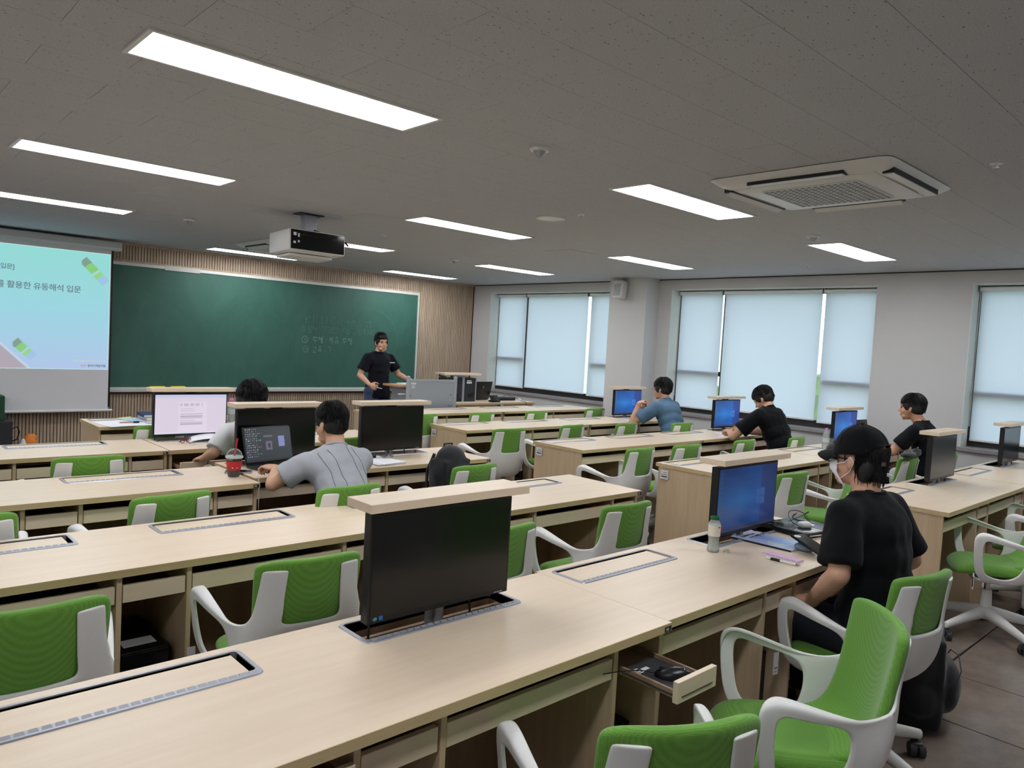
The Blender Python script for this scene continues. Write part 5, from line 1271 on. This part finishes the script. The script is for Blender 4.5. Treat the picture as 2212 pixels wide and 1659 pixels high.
obj('cable', MB().tube([(0,.056,.008),(-.004,.10,.012),(-.03,.16,.012),(-.07,.24,.005)], .0018, 5).mesh('cable', M['black']), t); obj('logo', MB().box(-.010,.010,-.030,-.027,.0325,.0330).mesh('logo', M['label']), t)
# iced drink
t = thing('iced_drink', 'iced coffee in dome-lid cup with red sleeve and red straw', 'drink', (1.757, 4.19, TZ)); t.scale = (1.12, 1.12, 1.08)
obj('cup', MB().lathe([(0,.001),(.027,.001),(.029,.006),(.040,.105),(.041,.108)], 28).mesh('cup', M['clear'], 50), t)
obj('coffee', MB().lathe([(0,.004),(.0265,.004),(.037,.090),(0,.090)], 24).mesh('coffee', mat('dark_coffee', (46,18,12), .2), 50), t)
obj('sleeve', MB().lathe([(.0335,.038),(.0395,.086),(.0400,.086),(.0340,.038)], 30).mesh('sleeve', mat('red_sleeve', (190,42,48), .6), 50), t)
obj('lid_rim', MB().lathe([(.0400,.100),(.0435,.102),(.0445,.107),(.0435,.111),(.040,.112)], 30).mesh('lid_rim', mat('frosted_rim', (206,204,202), .3), 50), t)
obj('dome_lid', MB().lathe([(.040,.111)]+[(.040*cos(k*pi/12), .112+.040*sin(k*pi/12)) for k in range(1, 5)]+[(.012,.150)], 28).mesh('dome_lid', M['clear'], 60), t)
obj('straw', MB().cyl((-.012, 0, .02), (.012, -.004, .205), .0042, n=10).mesh('straw', M['straw'], 40), t)
s_ = MB(); 
for a0 in (-2.15, -1.55): s_.box(-.003,.003,-.0005,.0005,.05,.054, Matrix.Translation((.0368*cos(a0), .0368*sin(a0), 0)) @ Matrix.Rotation(a0+pi/2, 4, 'Z'))
obj('sleeve_print', s_.mesh('sleeve_print', M['label']), t)
t = thing('phone', 'grey phone lying behind the iced drink', 'phone', (1.832, 4.30, TZ), radians(62), 'phones'); obj('body', MB().box(-.037,.037,-.076,.076,0,.009,bev=.003).mesh('body', M['alu'], 40), t); obj('glass_front', MB().box(-.034,.034,-.072,.072,.0088,.0094).mesh('glass_front', M['blackgloss']), t)
# open laptops
def laptop(name, label, x, y, deg, w, d, h, tilt, scr, lidm='black'):
    t = thing('open_laptop', label, 'laptop', (x, y, TZ), radians(deg), 'laptops')
    obj('base', MB().box(-w/2, w/2, -d, 0, .003, .018, bev=.003).box(-w/2+.02, w/2-.02, -d+.02, -.02, 0, .004).mesh('base', M[lidm], 40), t)
    k = MB()
    for r in range(6):
        for c in range(16): k.box(-w*.45+c*w*.9/16, -w*.45+(c+.82)*w*.9/16, -.03-(r+.85)*.017, -.03-r*.017, .018, .0195)
    obj('keys', k.mesh('keys', M['keycap']), t); obj('touchpad', MB().box(-.05,.05,-d+.015,-.145,.018,.0184).mesh('touchpad', M['dark']), t)
    D = Matrix.Translation((0, .004, .016)) @ Matrix.Rotation(-tilt, 4, 'X')
    obj('display_lid', MB().box(-w/2, w/2, -.003, .005, 0, h, D, bev=.002).mesh('display_lid', M[lidm], 40), t)
    if scr:
        s = obj('screen', painted(w-.016, h-.022, 110, 66, scr, M['lit2'], 'screen'), t); s.matrix_local = D @ Matrix.Translation((0, -.0036, .014))
    return t
M['lit2'] = vcol('dim_lit_display', .62, .25)
laptop('a', 'black laptop open in front of the grey-shirted student, desktop full of icons', 2.10, 4.445, 11, .355, .24, .235, radians(14), icons)
t = tag(obj('white_cable', MB().tube([(1.965,4.30,.748),(1.90,4.21,.748),(1.865,4.13,.746),(1.858,4.077,.742),(1.858,4.072,.66),(1.862,4.074,.40),(1.866,4.08,.2)], .0024, 6).mesh('white_cable', M['white'], 60)), 'thin white charging cable hanging over the desk edge by the iced drink', 'cable')
lp = laptop('b', 'black laptop open beside the capped student, screen seen over his cap', 8.13, 3.22, -4, .36, .24, .235, radians(10), None)
# papers by the second black monitor
t = thing('paper_pile', 'pile of white papers right of the grey-shirted student', 'papers', (2.80, 4.275, TZ), radians(4)); pl = MB()
for k, (dx, dy, a) in enumerate(((0,0,0), (.004,.006,3), (-.006,.002,-2), (.003,-.004,5))): rot_box(pl, dx, dy, .21, .30, k*.004, k*.004+.0032, a)
obj('sheets', pl.mesh('sheets', M['paper']), t)
t = tag(obj('snack_wrapper', subsurf(MB().grid(lambda u, v: Vector(((u-.5)*.10, (v-.5)*.065, .010+.012*noise.noise(Vector((u*4, v*4, 2)))+.012*sin(u*6)*cos(v*5))), 9, 7).mesh('snack_wrapper', mat('foil', (196,196,202), .18, metal=.9)), 1, .0012), None, (2.90, 4.34, TZ+.018), (0,0,.4)), 'crumpled silver snack wrapper on the white papers', 'wrapper')
t = thing('computer_mouse', 'black mouse lying on the white papers', 'mouse', (2.775, 4.385, TZ+.016), radians(70), 'computer mice'); obj('shell', MB().grid(ms, 24, 8, True).mesh('shell', M['black'], 60), t); obj('wheel', MB().cyl((-.003,.036,.026), (.003,.036,.026), .008, n=14).mesh('wheel', M['dark'], 40), t)
# booklet, red glasses at the page monitor
t = thing('open_booklet', 'white booklet lying open like a tent by the page-showing monitor', 'booklet', (2.17, 5.56, TZ), radians(-18))
bm_ = MB().grid(lambda u, v: Vector(((u-.5)*.34, (v-.5)*.27, .012+.030*sin(pi*u)**.7)), 15, 3); obj('sheets', subsurf(bm_.mesh('sheets', M['paper']), 0, .003), t)
obj('lower_sheets', MB().box(-.16, .16, -.13, .13, .0, .010).mesh('lower_sheets', M['paper']), t)
t = thing('folded_glasses', 'dark red folded glasses left of the open booklet', 'glasses', (1.965, 5.56, TZ), radians(30)); g = MB()
for sx in (-1, 1): g.tube([(sx*.03+.022*cos(a), 0, .021+.018*sin(a)) for a in [k*.42 for k in range(16)]], .0025, 6)
obj('frame', g.tube([(-.05,.002,.028),(.04,.018,.008)], .0024, 6).tube([(.05,.002,.028),(-.04,.024,.008)], .0024, 6).mesh('frame', mat('wine_red_frame', (110,20,34), .3), 60), t)
# front left desk
t = thing('paper_sheet', 'large white sheets spread over the front desk corner', 'papers', (1.86, 6.82, TZ), radians(3)); p = MB(); rot_box(p, 0, 0, .30, .42, 0, .002, 4); rot_box(p, .17, .09, .30, .30, .0022, .0036, -9); rot_box(p, .06, -.13, .25, .18, .0038, .005, 2); obj('sheets', p.mesh('sheets', M['paper']), t)
t = thing('paper_sheet', 'light blue document beside the stacked books on the front desk', 'papers', (2.06, 7.0, TZ+.006), radians(12)); obj('sheets', MB().box(-.11, .11, -.14, .14, 0, .003).mesh('sheets', mat('pale_blue_paper', (168,202,222), .6)), t)
t = thing('marker_pen', 'brown and black marker lying on the spread sheets', 'pen', (1.93, 6.78, TZ+.013), 0, None); obj('barrel', MB().cyl((-.075,0,0),(.03,0,0),.006,n=10).mesh('barrel', mat('tan_barrel', (176,140,120), .5), 40), t); obj('cap', MB().cyl((.03,0,0),(.075,0,0),.0075,n=10).mesh('cap', M['black'], 40), t)
t = tag(obj('yellow_cloth', subsurf(MB().grid(lambda u, v: Vector(((u-.5)*.12, (v-.5)*.05, .015*sin(pi*v)*(.4+u))), 7, 5).mesh('yellow_cloth', mat('yellow_felt', (212,200,96), .9)), 1, .003), None, (1.98, 7.13, TZ+.003)), 'folded yellow cloth at the back of the front desk', 'cloth')
for k, (c, dx, w) in enumerate((((196,198,208), 0, .19), ((206,208,214), .01, .185), ((38,58,96), -.004, .19))):
    t = thing('textbook', ['grey-white thick book at the bottom of the front-desk stack', 'white book in the middle of the front-desk stack', 'dark blue book on top of the front-desk stack'][k], 'book', (2.15+dx, 6.90, TZ+k*.0245), radians(-3*k+2), 'stacked books on the front desk')
    obj('pages', MB().box(-w/2+.004, w/2-.002, -.12, .12, .002, .021).mesh('pages', M['paper']), t); obj('cover', MB().box(-w/2, w/2, -.125, .125, 0, .002).box(-w/2, w/2, -.125, .125, .021, .0235).box(-w/2, -w/2+.003, -.125, .125, 0, .0235).mesh('cover', mat('book_cover_%d' % k, c, .5)), t)
WB = thing('water_bottle', 'x', 'bottle', (0,0,0), 0, 'pink-capped water bottles on the front desk')
obj('plastic', MB().lathe([(0,.002),(.028,.001),(.031,.008),(.030,.05),(.0315,.055),(.030,.06),(.031,.12),(.030,.14),(.024,.165),(.013,.182),(.012,.192)], 18).mesh('plastic', glassm('thin_bottle_plastic', (226,230,232), .12, .2, .35), 50), WB)
obj('bottle_label', MB().lathe([(.0318,.07),(.0318,.11)], 18).mesh('bottle_label', mat('frosty_label', (196,208,206), .5), 50), WB)
obj('cap', MB().lathe([(0,.206),(.0145,.206),(.0155,.203),(.0155,.190),(0,.190)], 16).mesh('cap', mat('pink_cap', (228,120,190), .4), 40), WB)
WB.location = (2.70, 6.70, TZ); index_kids(WB)
nms = ['front row, leftmost', 'front row, second', 'front row, third', 'front row, fourth', 'back row, leftmost', 'back row, second', 'back row, third', 'back row, fourth']
for k in range(8):
    x, y = 2.62+(k % 4)*.078+(.03 if k > 3 else 0), 6.72+(k//4)*.078
    if k == 0: WB.location = (x, y, TZ); WB['label'] = 'pink-capped water bottle of the group on the front desk, '+nms[0]
    else: dup(WB, (x, y, TZ), .5*k, 'pink-capped water bottle of the group on the front desk, '+nms[k])
dup(WB, (7.14, 3.16, TZ), 0, 'half-full pink-capped water bottle beside the black cap on the desk', 'single pink-capped bottles')
dup(WB, (8.02, 4.45, TZ), 0, 'pink-capped water bottle behind the arms of the writing student', 'single pink-capped bottles')
# black cap, cup
t = thing('baseball_cap', 'black baseball cap lying on the window-side desk', 'cap', (6.95, 2.97, TZ), radians(150))
obj('crown', MB().lathe([(.088,0),(.092,.02),(.085,.055),(.06,.085),(.0,.098)], 22).mesh('crown', M['blackbag'], 60), t)
obj('brim', subsurf(MB().grid(lambda u, v: Vector(((.08+.075*v*cos((u-.5)*1.8))*cos((u-.5)*1.9), (.08+.04*v)*sin((u-.5)*1.9), .012+.01*cos((u-.5)*2)-.006*v)), 11, 5).mesh('brim', M['blackbag']), 1, .004), t)
t = thing('glass_mug', 'wide clear glass mug beside the pink-capped bottle', 'glass', (7.27, 3.18, TZ)); obj('glass', MB().lathe([(0,.001),(.028,.001),(.034,.03),(.048,.10),(.0465,.10),(.032,.03),(0,.006)], 24).mesh('glass', M['clear'], 50), t); obj('handle', MB().tube([(.045+.022*sin(a), 0, .055-.028*cos(a)) for a in [k*pi/7 for k in range(8)]], .004, 6).mesh('handle', M['clear'], 60), t)
# writing student's paper and pencil case
t = thing('paper_sheet', 'white sheet in front of the writing student', 'papers', (7.30, 4.31, TZ), radians(-14)); obj('sheets', MB().box(-.15,.15,-.105,.105,0,.002).mesh('sheets', M['paper']), t)
t = thing('paper_sheet', 'corner of white paper under the elbow of the writing student', 'papers', (7.02, 4.17, TZ), radians(20)); obj('sheets', MB().box(-.10,.10,-.07,.07,0,.002).mesh('sheets', M['paper']), t)
t = thing('pencil_case', 'golden brown crumpled pencil case beyond the writing hands', 'pencil case', (7.66, 4.44, TZ), .3); obj('pouch', MB().ell((0,0,.022),(.075,.03,.022)).ell((-.05,.0,.03),(.03,.028,.03)).ell((.04,.01,.03),(.03,.02,.026)).mesh('pouch', mat('golden_fabric', (188,142,62), .7, bump=.6, nscale=60), 60), t)
# blue student's desk
t = thing('shoulder_bag', 'small crumpled black bag beside the blue-shirted student', 'bag', (7.92, 5.85, TZ)); b = MB().ell((0,0,.05),(.12,.07,.05)).ell((-.06,.01,.09),(.06,.05,.045)).ell((.05,0,.10),(.06,.05,.05)); obj('body', remesh(b, .012, 3, M['blackbag'], 'body'), t); obj('strap', MB().tube([(-.1,-.03,.06),(-.16,-.06,.02),(-.2,-.1,.006),(-.12,-.14,.006)], .006, 5).mesh('strap', M['blackbag'], 60), t)
t = thing('blue_notebook', 'blue notebook lying before the blue monitor of the blue-shirted student', 'notebook', (7.60, 5.78, TZ), .1); obj('cover', MB().box(-.09,.09,-.06,.06,0,.012,bev=.001).mesh('cover', mat('royal_blue_cover', (44,70,140), .4)), t)
t = thing('paper_sheet', 'white sheets with an orange tab by the blue-shirted student', 'papers', (7.38, 5.58, TZ), -.3); obj('sheets', MB().box(-.15,.15,-.1,.1,0,.004).mesh('sheets', M['paper']), t); obj('orange_tab', MB().box(.06,.13,-.09,-.05,.004,.006).mesh('orange_tab', mat('orange_tab', (236,110,60), .5)), t)
# rucksack on the chair
def rucksack(label, x, y, z, rz, w, d, h, lean=0, seed=1):
    t = thing('rucksack', label, 'bag', (x, y, z), rz, 'black rucksacks'); m = MB()
    m.ell((0,0,h*.28),(w*.50,d*.52,h*.30)); m.ell((0,lean*.5,h*.58),(w*.47,d*.48,h*.32)); m.ell((0,lean,h*.82),(w*.38,d*.40,h*.19)); m.box(-w*.40, w*.40, -d*.36, d*.36, .012, h*.80); m.ell((0,-d*.45,h*.34),(w*.36,d*.25,h*.24))
    me = remesh(m, .012, 5, M['blackbag'], 'body'); rd = random.Random(seed)
    for v in me.vertices:
        n_ = noise.noise(v.co*9+Vector((seed,0,0)))*.008; v.co += v.normal*n_; v.co.z = max(v.co.z, 0)
    obj('body', me, t); obj('top_handle', MB().tube([(-.04,lean+.03,h*.96),(-.035,lean+.03,h*1.02),(.035,lean+.03,h*1.02),(.04,lean+.03,h*.96)], .007, 6).mesh('top_handle', M['blackbag'], 60), t)
    for sx in (-1, 1): obj('shoulder_strap', MB().tube([(sx*w*.22, d*.42+lean*.8, h*.86),(sx*w*.30, d*.60, h*.6),(sx*w*.32, d*.56, h*.25),(sx*w*.40, d*.35, h*.06)], .011, 5).mesh('shoulder_strap', M['blackbag'], 60), t)
    obj('zip', MB().tube([(-w*.36,-d*.52,h*.45),(-w*.30,-d*.60,h*.56),(0,-d*.64,h*.60),(w*.30,-d*.60,h*.56),(w*.36,-d*.52,h*.45)], .003, 5).mesh('zip', M['dark'], 60), t); return t
rucksack('black rucksack standing on the green chair right of the papers', 3.06, 3.83, .462, radians(8), .31, .20, .44, 0, 3)
rk = rucksack('black rucksack on the floor behind the capped student chair', 3.66, 1.13, 0, radians(25), .44, .26, .52, 0, 6)
obj('dangling_strap', MB().tube([(.17,-.05,.20),(.24,-.08,.19),(.25,-.10,.12),(.20,-.11,.06),(.23,-.13,.004)], .007, 5).mesh('dangling_strap', M['blackbag'], 60), rk)
t = thing('cloth_bag', 'black folded bag hung over the green chair right of the cap', 'bag', (6.60, 2.20, .845), 0); b = MB().ell((-.08,0,.02),(.12,.05,.026)).ell((.07,.01,.022),(.12,.05,.03)).ell((.10,0,.045),(.07,.035,.016)).ell((-.03,.02,.04),(.06,.03,.018)); obj('body', remesh(b, .010, 3, M['blackbag'], 'body'), t); obj('strap', MB().tube([(.0,0,.04),(.06,-.02,.07),(.13,0,.07),(.17,.01,.03)], .006, 5).mesh('strap', M['blackbag'], 60), t)
# ================================================================== lectern and lecturer table
t = thing('lectern', 'grey metal lectern with wooden reading shelf in front of the speaking man', 'lectern', (5.735, 7.63, 0)); t.scale = (.956, .85, 1.02)
obj('front_panel', MB().box(-.37, .37, -.012, .0, .05, 1.045).mesh('front_panel', M['aluflat']), t)
for sx in (-1, 1): obj('post', MB().cyl((sx*.39,0,.02),(sx*.39,0,1.085),.027,n=18).ell((sx*.39,0,1.087),(.027,.027,.018),None,14,8).mesh('post', M['aluflat'], 40), t)
obj('top_rail', MB().box(-.37,.37,-.018,.012,1.03,1.062,bev=.004).mesh('top_rail', M['aluflat']), t)
for nm, a, b, c, d in (('sticker', -.352, -.27, 1.0, 1.025), ('sticker', -.347, -.29, .955, .985)): obj(nm, MB().box(a,b,-.0135,-.012,c,d).mesh(nm, M['label']), t)
obj('sticker_print', MB().ell((-.337,-.0138,.97),(.006,.0006,.006)).box(-.325,-.295,-.0142,-.0135,.968,.972).mesh('sticker_print', M['ink']), t)
obj('side_panel', MB().box(.355,.385,0,.42,.05,.93).mesh('side_panel', M['aluflat']), t); obj('side_panel', MB().box(-.385,-.355,0,.42,.05,.93).mesh('side_panel', M['aluflat']), t)
for k, (x, z) in enumerate(((.31,.87),(-.35,.86),(.33,.73),(.29,.73),(.31,.80))): obj('screw', MB().cyl((x,-.015,z),(x,-.012,z),.007,n=10).mesh('screw', M['dark'] if k != 4 else M['label']), t)
obj('reading_shelf', MB().box(-.50, .37, .05, .48, .960, .985, bev=.003).mesh('reading_shelf', wood('brown_lectern_wood', (168,124,88), (190,146,108), .4)), t)
obj('drawer_box', MB().box(-.40, .35, .10, .46, .90, .958).mesh('drawer_box', M['aluflat']), t); obj('shelf_rail', MB().box(-.50,-.38,.06,.075,.87,.885).mesh('shelf_rail', M['white']), t)
obj('base', MB().box(-.42,.42,-.03,.45,0,.05,bev=.005).mesh('base', M['aluflat']), t)
t = thing('paper_sheet', 'thin papers on the wooden lectern shelf', 'papers', (5.55, 7.87, 1.0055), .1); obj('sheets', MB().box(-.13,.18,-.1,.1,0,.012).mesh('sheets', M['paper']), t)
t = thing('lecturer_table', 'wooden lecturer table with computers beside the lectern', 'desk', (6.47, 7.93, 0))
obj('tabletop', MB().box(-.35, 1.43, 0, .62, .712, .74, bev=.002).mesh('tabletop', M['wood']), t); obj('edge_band', MB().box(-.35,1.43,-.0015,0,.7125,.7395).mesh('edge_band', M['edge']), t)
for x in (-.33, .19, .76, 1.40): obj('side_panel', PNL['side'], t, (x, 0, 0))
for a, b in ((-.05,.17),(.2,.68),(.82,1.39)): obj('front_panel', MB().box(a,b,.02,.035,.05,.71).mesh('front_panel', M['woodv']), t)
for x in (-.06,.75): obj('table_leg', MB().cyl((x,.08,0),(x,.08,.71),.02,n=12).mesh('table_leg', M['white'], 40), t)
t = thing('lift_up_computers', 'back of two black computers raised under a wooden lid beside the lectern', 'computer', (6.62, 8.20, 0))
obj('computer_case', MB().box(-.28,.02,-.05,.10,TZ,1.075,bev=.004).box(-.25,.01,-.075,-.05,.79,.97,bev=.004).mesh('computer_case', M['dark']), t); obj('computer_case', MB().box(.075,.28,-.05,.10,TZ,1.075,bev=.004).mesh('computer_case', M['dark']), t)
obj('lift_post', MB().box(.025,.065,-.06,.02,TZ,1.085).box(.27,.29,-.055,.0,TZ,1.06).mesh('lift_post', M['alu']), t); obj('lid', MB().box(-.32,.34,-.09,.14,1.115,1.142,bev=.002).mesh('lid', M['wood']), t); obj('lid_bracket', MB().box(-.1,.12,0,.06,1.075,1.115).mesh('lid_bracket', M['alu']), t)
obj('sticker', MB().box(.115,.195,-.0515,-.05,1.03,1.045).mesh('sticker', M['label']), t); obj('sticker', MB().box(.112,.205,-.0515,-.05,.998,1.022).mesh('sticker', M['label']), t); obj('port_panel', MB().box(-.22,-.04,-.0765,-.075,.795,.86).mesh('port_panel', M['black']), t); obj('port_panel', MB().box(.14,.24,-.0515,-.05,.80,.86).mesh('port_panel', M['black']), t)
lp = laptop('c', 'black laptop open on the lecturer table, back towards the viewer', 7.16, 8.34, 187, .36, .24, .27, radians(14), None)
obj('logo', MB().box(-.008,.008,.0062,.0066,.17,.20).mesh('logo', M['alu']), lp).matrix_local = Matrix.Translation((0,.004,.016)) @ Matrix.Rotation(-radians(14),4,'X')
t = thing('gooseneck_microphone', 'black gooseneck microphone on a round base beside the lectern', 'microphone', (6.24, 8.05, TZ))
obj('base', MB().lathe([(0,.0),(.07,.0),(.07,.012),(.02,.03),(.014,.05),(0,.05)], 22).mesh('base', M['black'], 40), t); obj('stem', MB().cyl((0,0,.04),(0,0,.22),.009,n=10).cyl((0,0,.13),(0,0,.21),.016,n=12).mesh('stem', M['black'], 40), t)
obj('gooseneck', MB().tube([(0,0,.21),(.005,0,.26),(0,0,.30),(-.02,0,.335)], .007, 8).mesh('gooseneck', M['black'], 60), t); obj('clip', MB().cyl((-.02,0,.31),(-.015,0,.35),.013,n=10).mesh('clip', M['black'], 40), t); obj('microphone_head', MB().capsule((-.07,0,.375),(.03,0,.345),.018,.021,14).mesh('microphone_head', M['dark'], 60), t)
t = thing('desk_phone', 'small black angled device in front of the open laptop on the lecturer table', 'device', (7.16, 8.02, TZ), radians(5)); obj('body', MB().box(-.08,.08,-.05,.05,0,.03,bev=.01).mesh('body', M['black'], 40), t); obj('display', MB().box(-.085,.085,-.004,.004,0,.10,Matrix.Translation((0,-.02,.01)) @ Matrix.Rotation(radians(-30),4,'X'),bev=.003).mesh('display', M['black'], 40), t)
t = thing('laptop_case', 'flat black case with cables at the window end of the lecturer table', 'case', (7.60, 8.30, TZ), -.1); obj('case', MB().box(-.15,.15,-.1,.1,0,.045,bev=.015).mesh('case', M['blackbag'], 50), t); obj('cable', MB().tube([(-.17,-.12,.03),(-.08,-.16,.09),(.05,-.18,.06),(.12,-.28,.01),(.13,-.375,.004),(.135,-.38,-.05)], .004, 5).mesh('cable', M['black']), t)
t = thing('computer_mouse', 'white mouse at the window end of the lecturer table', 'mouse', (7.78, 8.16, TZ), -.4, 'computer mice'); obj('shell', MB().grid(ms, 20, 7, True).mesh('shell', M['white'], 60), t); obj('wheel', MB().cyl((-.003,.036,.026), (.003,.036,.026), .008, n=14).mesh('wheel', M['dark'], 40), t)
# far left corner
t = thing('black_cabinet', 'dark cabinet with a cable at the left end of the board wall', 'cabinet', (1.40, 9.95, 0)); obj('body', MB().box(-.25,.19,-.15,.15,0,.43,bev=.006).mesh('body', M['dark']), t); obj('cable', MB().tube([(.19,-.1,.34),(.24,-.1,.36),(.26,-.1,.30),(.24,-.1,.22),(.19,-.1,.20)], .008, 6).mesh('cable', M['black'], 60), t)
t = thing('green_bin', 'dark green box standing on the dark corner cabinet', 'box', (1.34, 9.95, .43)); obj('body', MB().box(-.18,.18,-.1,.1,0,.28,bev=.01).mesh('body', mat('dark_green_plastic', (20,72,46), .5)), t)
t = thing('plastic_bag', 'orange and white plastic bag on the floor by the board wall', 'bag', (1.77, 9.9, 0)); obj('orange_part', MB().ell((0,0,.15),(.07,.06,.12)).ell((.02,0,.22),(.05,.04,.05)).mesh('orange_part', mat('orange_plastic', (226,128,44), .5), 60), t); obj('white_part', MB().ell((-.06,0,.11),(.05,.06,.11)).mesh('white_part', M['label'], 60), t)
# power cables hanging below the nearest desk
tag(obj('hanging_cable', MB().tube([(1.33,1.80,.60),(1.30,1.70,.40),(1.22,1.66,.22),(1.05,1.70,.08),(.95,1.75,.012)], .006, 6).mesh('hanging_cable', M['black'], 60)), 'black cable hanging inside the knee space of the nearest desk', 'cable')
